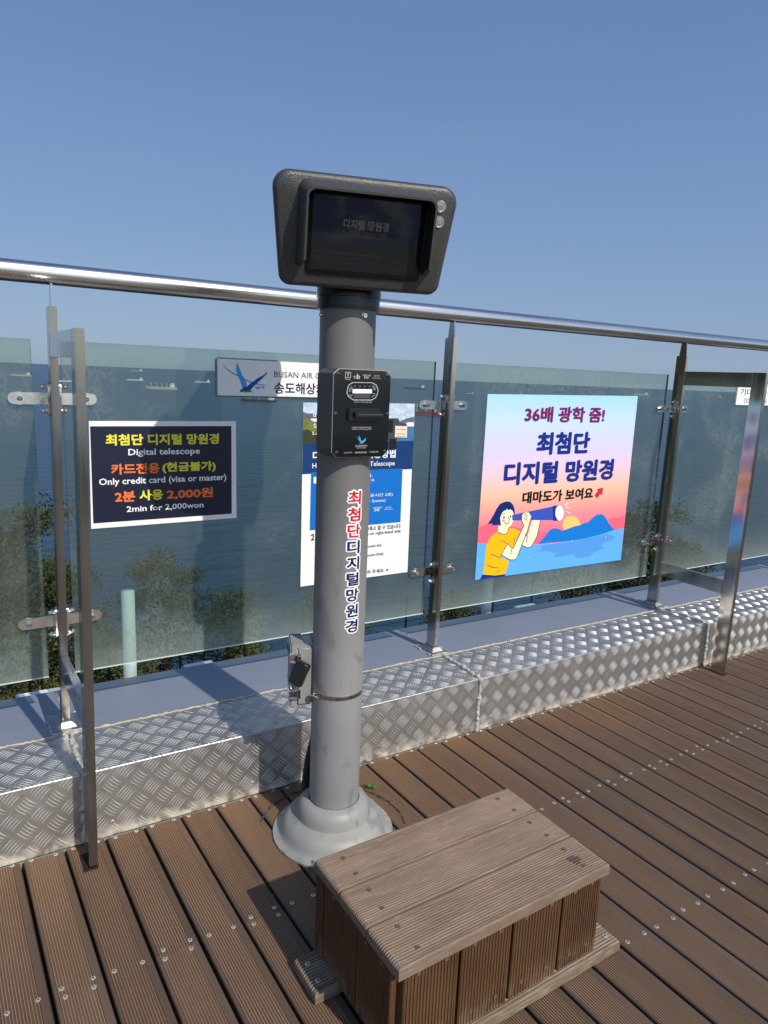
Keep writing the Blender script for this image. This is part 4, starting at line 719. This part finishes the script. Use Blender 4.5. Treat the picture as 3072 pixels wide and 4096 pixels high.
# junction box strapped behind the pole
ja = rad(160); jn = V((cos(ja), sin(ja), 0)); jt = V((-sin(ja), cos(ja), 0))*-1; jz = V((0, 0, 1))
jc = V((.858, -.222, .528))
pvc = mat('grey_plastic_box', (.26, .26, .25), .45, var=.05, vs=15)
b = MB(); b.obox(jc, jn, jt, jz, .024, .052, .092); jb = b.build('junction_box', pvc, tel, bevel=.006, seg=3, smooth=40)
b = MB(); b.obox(jc+jn*.034, jn, jt, jz, .010, .057, .097); b.build('lid', pvc, jb, bevel=.004, seg=2, smooth=40)
b = MB()
for k in range(9): b.obox(jc+jn*.02+jz*.094+jt*(-.044+k*.011), jn, jt, jz, .014, .0012, .005)
b.build('cooling_ribs', pvc, jb); b = MB()
for k in range(9): b.obox(jc+jn*.02-jz*.094+jt*(-.044+k*.011), jn, jt, jz, .014, .0012, .005)
b.build('cooling_ribs', pvc, jb)
for dz in (.062, -.052):
    b = MB(); b.obox(jc+jn*.03-jt*.0-(-jt)*-.0+V((0, 0, dz)), jn, jt, jz, .017, .0595, .0145)
    q = b.build('latch', chrome, jb, bevel=.001)
near = jc-jt*-1*0
side = jt if (jt.dot(V((-.3, -1, 0))) > 0) else -jt
b = MB()
for dz in (.062, -.052):
    for z2 in (-.012, .012): b.tube([jc+side*.058+jn*.018+jz*(dz+z2), jc+side*.065+jn*.03+jz*(dz+z2), jc+side*.060+jn*.046+jz*(dz+z2)], .0016, 6)
    b.tube([jc+side*.063+jn*.022+jz*(dz-.014), jc+side*.063+jn*.022+jz*(dz+.014)], .0022, 6)
b.build('wire_clips', chrome, jb, smooth=40)
lk = empty('padlock', (.80, -.31, .5), 'black combination padlock hanging on the grey junction box behind the pole', 'padlock')
lx = V((.35, -.12, .93)).normalized(); ly = V((.6, -.75, -.3)); ly = (ly-lx*ly.dot(lx)).normalized(); lz = lx.cross(ly); lc = V((.812, -.293, .553))
b = MB(); b.obox(lc, lx, ly, lz, .036, .021, .011); b.build('lock_body', mat('black_rubber', (.012, .012, .014), .35), lk, bevel=.0035, seg=3, smooth=40)
b = MB(); pts = []
for k in range(13): a = pi*k/12; pts.append(lc-lx*(.042+.012*sin(a))+ly*(.0115*cos(a)))
pts = [lc-lx*.028+ly*.0115]+pts+[lc-lx*.028-ly*.0115]; b.tube(pts, .0028, 8); b.build('shackle', chrome, lk, smooth=50)
for k in range(4):
    b = MB(); b.lathe(lc+lx*(-.014+.009*k)+ly*.018, [(.0035, -.004), (.0045, -.002), (.0045, .002), (.0035, .004)], 14, lx); b.build('number_dial', mat('dial_grey', (.35, .35, .35), .4, 1), lk, smooth=30)
# corrugated conduit
pts = []; rr = []
for i in range(121):
    t = i/120; pts.append((.884+.05*t*t-.006*sin(pi*t), -.205+.02*t, .02+.30*t)); rr.append(.0135 if i % 3 else .0112)
b = MB(); b.tube(pts, rr, 14); b.build('corrugated_conduit', mat('black_conduit', (.012, .012, .012), .45), tel, smooth=40)
# clover and old sealant ring by the flange
lf = mat('clover_green', (.07, .15, .03), .6, var=.2, vs=200); b = MB()
for cx, cy, s, r0_ in ((1.150, -.150, .014, .3), (1.170, -.156, .013, 1.4), (1.160, -.165, .010, .8)):
    for k in range(3):
        a = r0_+2*pi*k/3; c = V((cx+.6*s*cos(a), cy+.6*s*sin(a), .012+.004*random.random())); n = 9
        b.add([c+V((s*.55*cos(2*pi*i/n), s*.5*sin(2*pi*i/n), .002*cos(2*pi*i/n+a))) for i in range(n)]+[c+V((0, 0, .0006))+V((s*.5*cos(2*pi*i/n), s*.45*sin(2*pi*i/n), .002*cos(2*pi*i/n+a))) for i in range(n)], [tuple(range(n)), tuple(range(2*n-1, n-1, -1))])
    b.tube([(cx, cy, -.006), (cx+.002, cy, .012)], .0008, 5)
b.build('clover', lf, None, label='small green clover sprouting between deck boards by the round grey flange', cat='plant')
b = bead([(PX+.235*cos(rad(a)), PY+.235*sin(rad(a)), .0005) for a in range(-22, 150, 8)], .0035, .8, 5); b.build('sealant_trace', mat('dark_sealant', (.05, .05, .048), .8), deck_o, smooth=60)
# ---------------------------------------------------------------- wooden step
BX, BY, BA = .6635, -.7185, .0228
step = empty('wooden_step', (BX, BY, 0), 'weathered brown wooden step box standing in front of the telescope pole', 'step box')
def wood(name, base, alt, pale, ax, k=1.0):
    m = mat(name, base, .7, spec=.25); n = m.node_tree.nodes; L = m.node_tree.links; p = n['Principled BSDF']
    tc = n.new('ShaderNodeTexCoord')
    def noise(s, st, d=6, dis=0):
        mp = n.new('ShaderNodeMapping'); mp.inputs['Scale'].default_value = st; L.new(tc.outputs['Object'], mp.inputs[0])
        z = n.new('ShaderNodeTexNoise'); z.inputs['Scale'].default_value = s; z.inputs['Detail'].default_value = d; z.inputs['Distortion'].default_value = dis; L.new(mp.outputs[0], z.inputs['Vector']); return z.outputs[0]
    def rng(s, a, b, c=0, d=1):
        r = n.new('ShaderNodeMapRange'); r.inputs[1].default_value = a; r.inputs[2].default_value = b; r.inputs[3].default_value = c; r.inputs[4].default_value = d; L.new(s, r.inputs[0]); return r.outputs[0]
    def mix(f, a, b):
        x = n.new('ShaderNodeMix'); x.data_type = 'RGBA'; L.new(f, x.inputs[0])
        for i, q in ((6, a), (7, b)):
            if isinstance(q, tuple): x.inputs[i].default_value = q+(1,)
            else: L.new(q, x.inputs[i])
        return x.outputs[2]
    st = {'x': (.06, 1, 1), 'z': (1, 1, .06)}[ax]
    c = mix(rng(noise(6, (1, 1, 1)), .35, .65), base, alt)
    c = mix(rng(noise(300, st, 5, .3), .5, .7, 0, k*.8), c, pale)
    cr_ = n.new('ShaderNodeAttribute'); cr_.attribute_name = 'crest'; cr_.attribute_type = 'GEOMETRY'
    kk = n.new('ShaderNodeMath'); kk.operation = 'MULTIPLY'; L.new(cr_.outputs['Fac'], kk.inputs[0]); L.new(rng(noise(40, st, 5), .35, .65, .1, .9*k), kk.inputs[1])
    c = mix(kk.outputs[0], c, pale)
    if ax == 'z':
        sp = n.new('ShaderNodeSeparateXYZ'); L.new(tc.outputs['Object'], sp.inputs[0]); kq = n.new('ShaderNodeMath'); kq.operation = 'MULTIPLY'
        L.new(rng(sp.outputs[2], .10, .02), kq.inputs[0]); L.new(rng(noise(45, (1, 1, .35), 6), .42, .56), kq.inputs[1]); c = mix(kq.outputs[0], c, pale)
    L.new(c, p.inputs['Base Color'])
    b = n.new('ShaderNodeBump'); b.inputs['Strength'].default_value = .6; b.inputs['Distance'].default_value = .001; L.new(noise(260, st, 4), b.inputs['Height']); L.new(b.outputs[0], p.inputs['Normal']); return m
w_top = wood('weathered_grooved_top', (.165, .115, .08), (.205, .144, .10), (.36, .295, .235), 'x', .6)
w_side = wood('brown_grooved_plank', (.078, .036, .016), (.112, .052, .022), (.20, .13, .08), 'z', .25)
w_foot = wood('weathered_foot_board', (.15, .105, .07), (.2, .145, .10), (.36, .31, .25), 'x')
ca, sa = cos(BA), sin(BA)
def W2(x, y, z): return (BX+x*ca-y*sa, BY+x*sa+y*ca, z)
def grooved(name, m, x0, x1, y0, y1, z0, z1, face, run, ng, d=.0026, parent=step):
    """board with grooves: face = side that carries grooves ('top','front','left'); run = axis the grooves follow"""
    if face == 'top': wd, th_ = (y1-y0), (z1-z0)
    elif face == 'front': wd, th_ = (x1-x0), (y1-y0)
    else: wd, th_ = (y1-y0), (x1-x0)
    pts, crs = board_profile(wd, ng, d, th_); rings = []; 
    L0, L1 = (x0, x1) if run == 'x' else (z0, z1)
    rnd = 7 if face == 'top' else 1
    stations = [(L0, .8), (L0+.002, .35), (L0+.007, 0), (L1-.007, 0), (L1-.002, .35), (L1, .8)] if face == 'top' else [(L0, 0), (L1, 0)]
    for l, q in stations:
        ring = []
        for u_, h in pts:
            hh_ = h-(q*.008 if h > -.01 else 0)
            if face == 'top': ring.append(W2(l, (y0+y1)/2+u_, z1+hh_))
            elif face == 'front': ring.append(W2((x0+x1)/2+u_, y0-hh_, l))
            else: ring.append(W2(x0-hh_, (y0+y1)/2-u_, l))
        rings.append(ring)
    b = MB(); b.loft(rings); o = b.build(name, m, parent)
    at = o.data.attributes.new('crest', 'FLOAT', 'POINT'); at.data.foreach_set('value', (crs*len(rings))[:len(o.data.vertices)]); return o
TL = .6155
tb = []
for i, (y1, y0) in enumerate(((0, -.1165), (-.1205, -.2375), (-.2415, -.3635))):
    o = grooved('top_board', w_top, 0 if i else -.0, TL, y0, y1, .252, .280, 'top', 'x', 16); tb.append((o, y0, y1))
dsk = mat('rusty_screw', (.2, .13, .09), .6, .5); 
def put_screw(o, P, rot=(0, 0, 0), m=None):
    s_ = bpy.data.objects.new('screw', SM2); COL.objects.link(s_); s_.parent = o; s_.location = V(P)-o.location-o.parent.location; s_.rotation_euler = rot
bq = MB(); bq.lathe((0, 0, 0), [(.0052, -.002), (.0052, .0004), (.003, .0002), (.0004, -.0004)], 12); tmp = bq.build('screw', dsk, None, smooth=40); SM2 = tmp.data; bpy.data.objects.remove(tmp)
for o, y0, y1 in tb:
    for x in (.06, TL-.06):
        for y in (y0+.028, y1-.028): put_screw(o, W2(x+random.uniform(-.004, .004), y, .2806))
# charred mark on the top
b = MB()
for k, (x, y, l) in enumerate(((.545, -.300, .024), (.549, -.308, .03), (.552, -.316, .026), (.548, -.324, .012))): b.obox(W2(x, y, .2806), (ca, sa, 0), (-sa, ca, 0), (0, 0, 1), l/2, .0022, .0002)
b.build('scorch_mark', mat('charred', (.05, .05, .055), .8), tb[2][0])
xe = [.023, .166, .171, .315, .320, .471, .476, .606]
fr = [(.023, .1635), (.1715, .3125), (.3205, .4685), (.4765, .606)]
for x0, x1 in fr:
    o = grooved('side_plank', w_side, x0, x1, -.352, -.330, .034, .2515, 'front', 'z', 15)
    for z in (.065, .235):
        for x in (x0+.035, x1-.035): put_screw(o, W2(x, -.3525, z), (pi/2, 0, BA))
for y1, y0 in ((-.002, -.036), (-.040, -.190), (-.195, -.329)):
    o = grooved('end_plank', w_side, .003 if y1 > -.01 else .006, .028, y0, y1, .034, .2515, 'left', 'z', 14 if y0 < -.1 else 4)
    if y0 < -.1:
        for z in (.065, .235): put_screw(o, W2(.0055, (y0+y1)/2-.03, z), (0, -pi/2, BA)); put_screw(o, W2(.0055, (y0+y1)/2+.03, z), (0, -pi/2, BA))
for (x0, x1, y0, y1) in ((.584, .606, -.329, -.012), (.03, .583, -.022, -.002)):
    b = MB(); b.add([W2(x, y, z) for x in (x0, x1) for y in (y0, y1) for z in (.034, .2515)], [(0, 1, 3, 2), (4, 6, 7, 5), (0, 4, 5, 1), (2, 3, 7, 6), (0, 2, 6, 4), (1, 5, 7, 3)]); b.build('far_side_planks', w_side, step, bevel=.001)
for y0, y1 in ((-.118, -.004), (-.366, -.252)):
    o = grooved('foot_board', w_foot, -.052, .688, y0, y1, .0045, .0335, 'top', 'x', 12)
    for x in (-.03, .665):
        for y in (y0+.03, y1-.03): 
            s_ = bpy.data.objects.new('screw', SM); COL.objects.link(s_); s_.parent = o; s_.location = V(W2(x, y, .0338))-step.location; s_.scale = (1.1, 1.1, 1.1)
# ---------------------------------------------------------------- things beyond the railing
wp = mat('white_pipe', (.86, .86, .85), .4, var=.06, vs=30)
for i, (x, zt_) in enumerate(((.539, .540), (2.400, .464))):
    b = MB(); b.lathe((x, .75, 0), [(.026, -1.2), (.026, zt_-.004), (.023, zt_), (.004, zt_+.003)], 32)
    b.build('white_pipe', wp, None, smooth=40, label=('white capped pipe standing beyond the glass below the navy price sign', 'white capped pipe standing beyond the glass below the girl poster')[i], cat='pipe', group='white pipes beyond the railing')
for i, (x0, x1, nm) in enumerate(((.74, .86, 'white strip lamp behind the sheet edge right of the left pipe'), (.12, .27, 'white strip lamp behind the sheet edge at the left brace'), (2.55, 2.69, 'white strip lamp behind the sheet edge below the girl poster'))):
    e = empty('strip_lamp', ((x0+x1)/2, .68, .19), nm, 'lamp', 'strip lamps below the railing')
    MB().box(x0, x1, .662, .70, .178, .205).build('lamp_housing', mat('white_housing', (.8, .8, .8), .4), e, bevel=.003)
    MB().box((x0+x1)/2-.01, (x0+x1)/2+.01, .622, .662, .165, .177).build('bracket', steeld, e)
fn = empty('wire_fence', (1.5, 1.5, -1), 'thin dark wire fence on the slope just below the terrace', 'fence')
dk = mat('dark_fence_metal', (.02, .022, .022), .5)
for k in range(-3, 12): MB().cyl((.22+.36*k, 1.5, -1.2), (.22+.36*k, 1.5, .045), .006, 8).build('fence_post', dk, fn, smooth=40)
for z in (.02, -.12, -.26): MB().cyl((-1, 1.5, z), (4.4, 1.5, z), .0022, 6).build('wire', dk, fn, smooth=40)
# pines
pm = []
for i, c in enumerate(((.045, .058, .02), (.065, .078, .026), (.028, .038, .015), (.09, .095, .035))): pm.append(mat('pine_needles_%s' % ('mid', 'light', 'dark', 'olive')[i], c, .7, var=.3, vs=4, spec=.2))
bark = mat('pine_bark', (.06, .042, .03), .9, var=.3, vs=6, bump=.8, bs=12, bd=.03)
def pine(i, x, y, zt_, r, h, label, dens=1.0):
    rd = random.Random(100+i); e = empty('pine_tree', (x, y, zt_-h), label, 'tree', 'pines on the slope below the terrace')
    b = MB(); lean = rd.uniform(-.5, .5); P = [(x+lean*(1-t)*.8+.12*sin(3*t+i), y, zt_-h+(h*.93)*t) for t in [k/8 for k in range(9)]]; b.tube(P, [.13*(1-.85*k/8) for k in range(9)], 8)
    lay = []
    nb = int(24*dens)
    for k in range(nb):
        t = .28+.7*(k+.5)/nb; a = rd.uniform(0, 2*pi); j = t*8; q = V(P[int(j)]).lerp(V(P[min(8, int(j)+1)]), j-int(j)); L_ = r*(1.15-t*.75)*rd.uniform(.55, 1.1)
        tip = q+V((cos(a)*L_, sin(a)*L_, L_*rd.uniform(.0, .4))); mid = q.lerp(tip, .5)+V((0, 0, -.06)); b.tube([q, mid, tip], [.035, .024, .008], 5)
        for s in (.45, .62, .8, 1): lay.append((q.lerp(tip, s)+V((rd.uniform(-.15, .15), rd.uniform(-.15, .15), rd.uniform(-.05, .15))), r*rd.uniform(.17, .33)))
    lay.append((V(P[-1])+V((0, 0, .1)), r*.2))
    b.build('trunk', bark, e, smooth=60)
    c = MB()
    for q, s in lay:
        sh = rd.choice((0, 0, 1, 2, 3))
        for _ in range(int(115*dens)):
            d = V((rd.gauss(0, 1), rd.gauss(0, 1), rd.gauss(0, .55))); d = d.normalized()*(rd.random()**.5); p_ = q+V((d.x*s, d.y*s, d.z*s*.8))
            # needle tuft: three crossed slivers
            ax = V((rd.gauss(0, 1)+d.x, rd.gauss(0, 1)+d.y, rd.gauss(.7, .6))).normalized(); ln = rd.uniform(.035, .07)
            for _k in range(2):
                o_ = ax.orthogonal().normalized(); o_.rotate(Matrix.Rotation(rd.uniform(0, pi), 3, ax)); wv = o_*ln*.16
                c.add([p_-wv, p_+wv, p_+ax*ln+wv*1.3, p_+ax*ln-wv*1.3], [(0, 1, 2, 3)], sh if rd.random() < .8 else rd.randrange(4))
    c.build('crown', pm, e, recalc=False)
TR = [(.62, 8.94, -.55, 1.25, 4.2), (.93, 10.93, -1.35, 1.5, 5), (1.35, 9.9, -1.69, 1.2, 4.5), (.05, 7.6, -1.0, 1.3, 4.5), (3.0, 10.63, -1.75, 1.25, 4.6), (3.75, 9.47, -2.4, 1.2, 4), (5.9, 9.67, -2.75, 1.3, 4), (10.33, 5.86, -.40, 1.1, 5), (11.7, 5.9, -1.25, 1.3, 4.6), (9.6, 6.4, -1.9, 1.2, 4), (1.72, 8.4, -2.7, 1.3, 4), (7.6, 8.3, -3.05, 1.3, 4), (-.5, 8.6, -.8, 1.3, 4.4), (8.9, 9.2, -3.0, 1.4, 4)]
LB = ['tallest pine behind the leftmost glass, its tip against the sea', 'pine just right of the tallest one, behind the left post', 'pine behind the left brace leg under the navy sign edge', 'near pine low in the leftmost glass corner', 'hazy pine seen through the glass below the navy sign', 'low pine right of the hazy one below the navy sign', 'low pine seen left of the pole base through glass', 'tall pine behind the glass just left of the right post', 'pine behind the glass between right post and right brace leg', 'low pine below the right edge of the girl poster', 'low pine behind the white pipe under the navy sign', 'low pine showing under the glass below the girl poster', 'pine at the left picture edge behind the tallest one', 'low pine showing under the glass near the middle post']
for i, (x, y, z, r, h) in enumerate(TR): pine(i, x, y, z, r, h, LB[i], 1.0)
# shrub cover of the slope
rd = random.Random(3); c = MB()
for k in range(8000):
    x = rd.uniform(-4, 17); y = rd.uniform(3.5, 15); g = hz(x, y)
    q = V((x, y, g+rd.uniform(.1, .9)))
    sh = rd.randrange(4)
    for _ in range(9):
        p_ = q+V((rd.gauss(0, .16), rd.gauss(0, .16), rd.gauss(0, .13))); ax = V((rd.gauss(0, 1), rd.gauss(0, 1), rd.gauss(.6, .6))).normalized(); o_ = ax.orthogonal().normalized(); ln = rd.uniform(.04, .10)
        c.add([p_-o_*ln*.3, p_+o_*ln*.3, p_+ax*ln+o_*ln*.15, p_+ax*ln-o_*ln*.15], [(0, 1, 2, 3)], sh)
c.build('slope_shrubs', pm, None, kind='stuff', recalc=False)
# ships
shw = mat('ship_white', (.6, .6, .58), .6); shd = mat('ship_dark', (.03, .035, .05), .6); shr = mat('ship_red', (.3, .04, .03), .6); shb = mat('ship_beige', (.46, .43, .37), .6)
SL = ['white cargo ship at the far left behind the leftmost glass', 'small ship right of the left post, behind the brace opening', 'small dark ship near the horizon left of the strip sign', 'small white ship just below the one near the horizon', 'largest pale ship with several masts left of the strip sign', 'small ship close to the left edge of the strip sign', 'dark tanker under the white strip sign', 'long dark ship behind the glass right of the pole', 'red-hulled ship behind the clamp of the middle post', 'tiny ship above the top left corner of the girl poster', 'tiny ship above the middle of the girl poster', 'tiny ship at the right end of the girl poster', 'faint ship between the right post and the brace leg']
for i, (x, y, L_, k) in enumerate(ships):
    z0 = -70; a = atan2(y-CAM.y, x-CAM.x)-pi/2+(.12 if i % 2 else -.15); ux = V((cos(a), sin(a), 0)); uy = V((-sin(a), cos(a), 0)); o = V((x, y, z0)); fl_ = 1 if k == 's' and i % 3 == 1 else -1
    ux = ux*fl_
    e = empty('cargo_ship', o, SL[i], 'ship', 'ships on the sea')
    def P(u, v, h): return o+ux*u*L_+uy*v*L_+V((0, 0, h*L_))
    b = MB(); hb = .06 if k != 'w' else .075
    st = [(-.5, .05, .0), (-.47, .075, 0), (-.2, .08, 0), (.3, .08, .0), (.43, .045, .01), (.5, .004, .03)]
    b.loft([[P(u*.98, -w_*.8, -.03), P(u*.98, w_*.8, -.03), P(u, w_, hb+s), P(u, -w_, hb+s)] for u, w_, s in st]); b.build('hull', {'d': shd, 'r': shr, 'w': shb, 's': shw if i % 2 else shb}[k], e)
    b = MB()
    for (u0, u1, w_, h0, h1) in ((.28, .43, .06, hb, hb+.075), (.30, .41, .05, hb+.075, hb+.12), (.32, .39, .06, hb+.12, hb+.14)):
        q = [P(-u, v, h) for u in (u0, u1) for v in (-w_, w_) for h in (h0, h1)]; b.add(q, [(0, 1, 3, 2), (4, 6, 7, 5), (0, 4, 5, 1), (2, 3, 7, 6), (0, 2, 6, 4), (1, 5, 7, 3)])
    b.build('superstructure', shw, e)
    b = MB(); q = [P(-u, v, h) for u in (.36, .40) for v in (-.015, .015) for h in (hb+.14, hb+.19)]; b.add(q, [(0, 1, 3, 2), (4, 6, 7, 5), (0, 4, 5, 1), (2, 3, 7, 6), (0, 2, 6, 4), (1, 5, 7, 3)]); b.build('funnel', shr if k == 'd' else shd, e)
    for u in ((-.18, -.02, .14, .3) if k in 'wr' else (0.0, .25)):
        b = MB(); b.cyl(P(u, 0, hb), P(u, 0, hb+.13), .006*L_, 6); b.cyl(P(u, 0, hb+.09), P(u+.07, 0, hb+.12), .003*L_, 5); b.build('mast', shw, e)
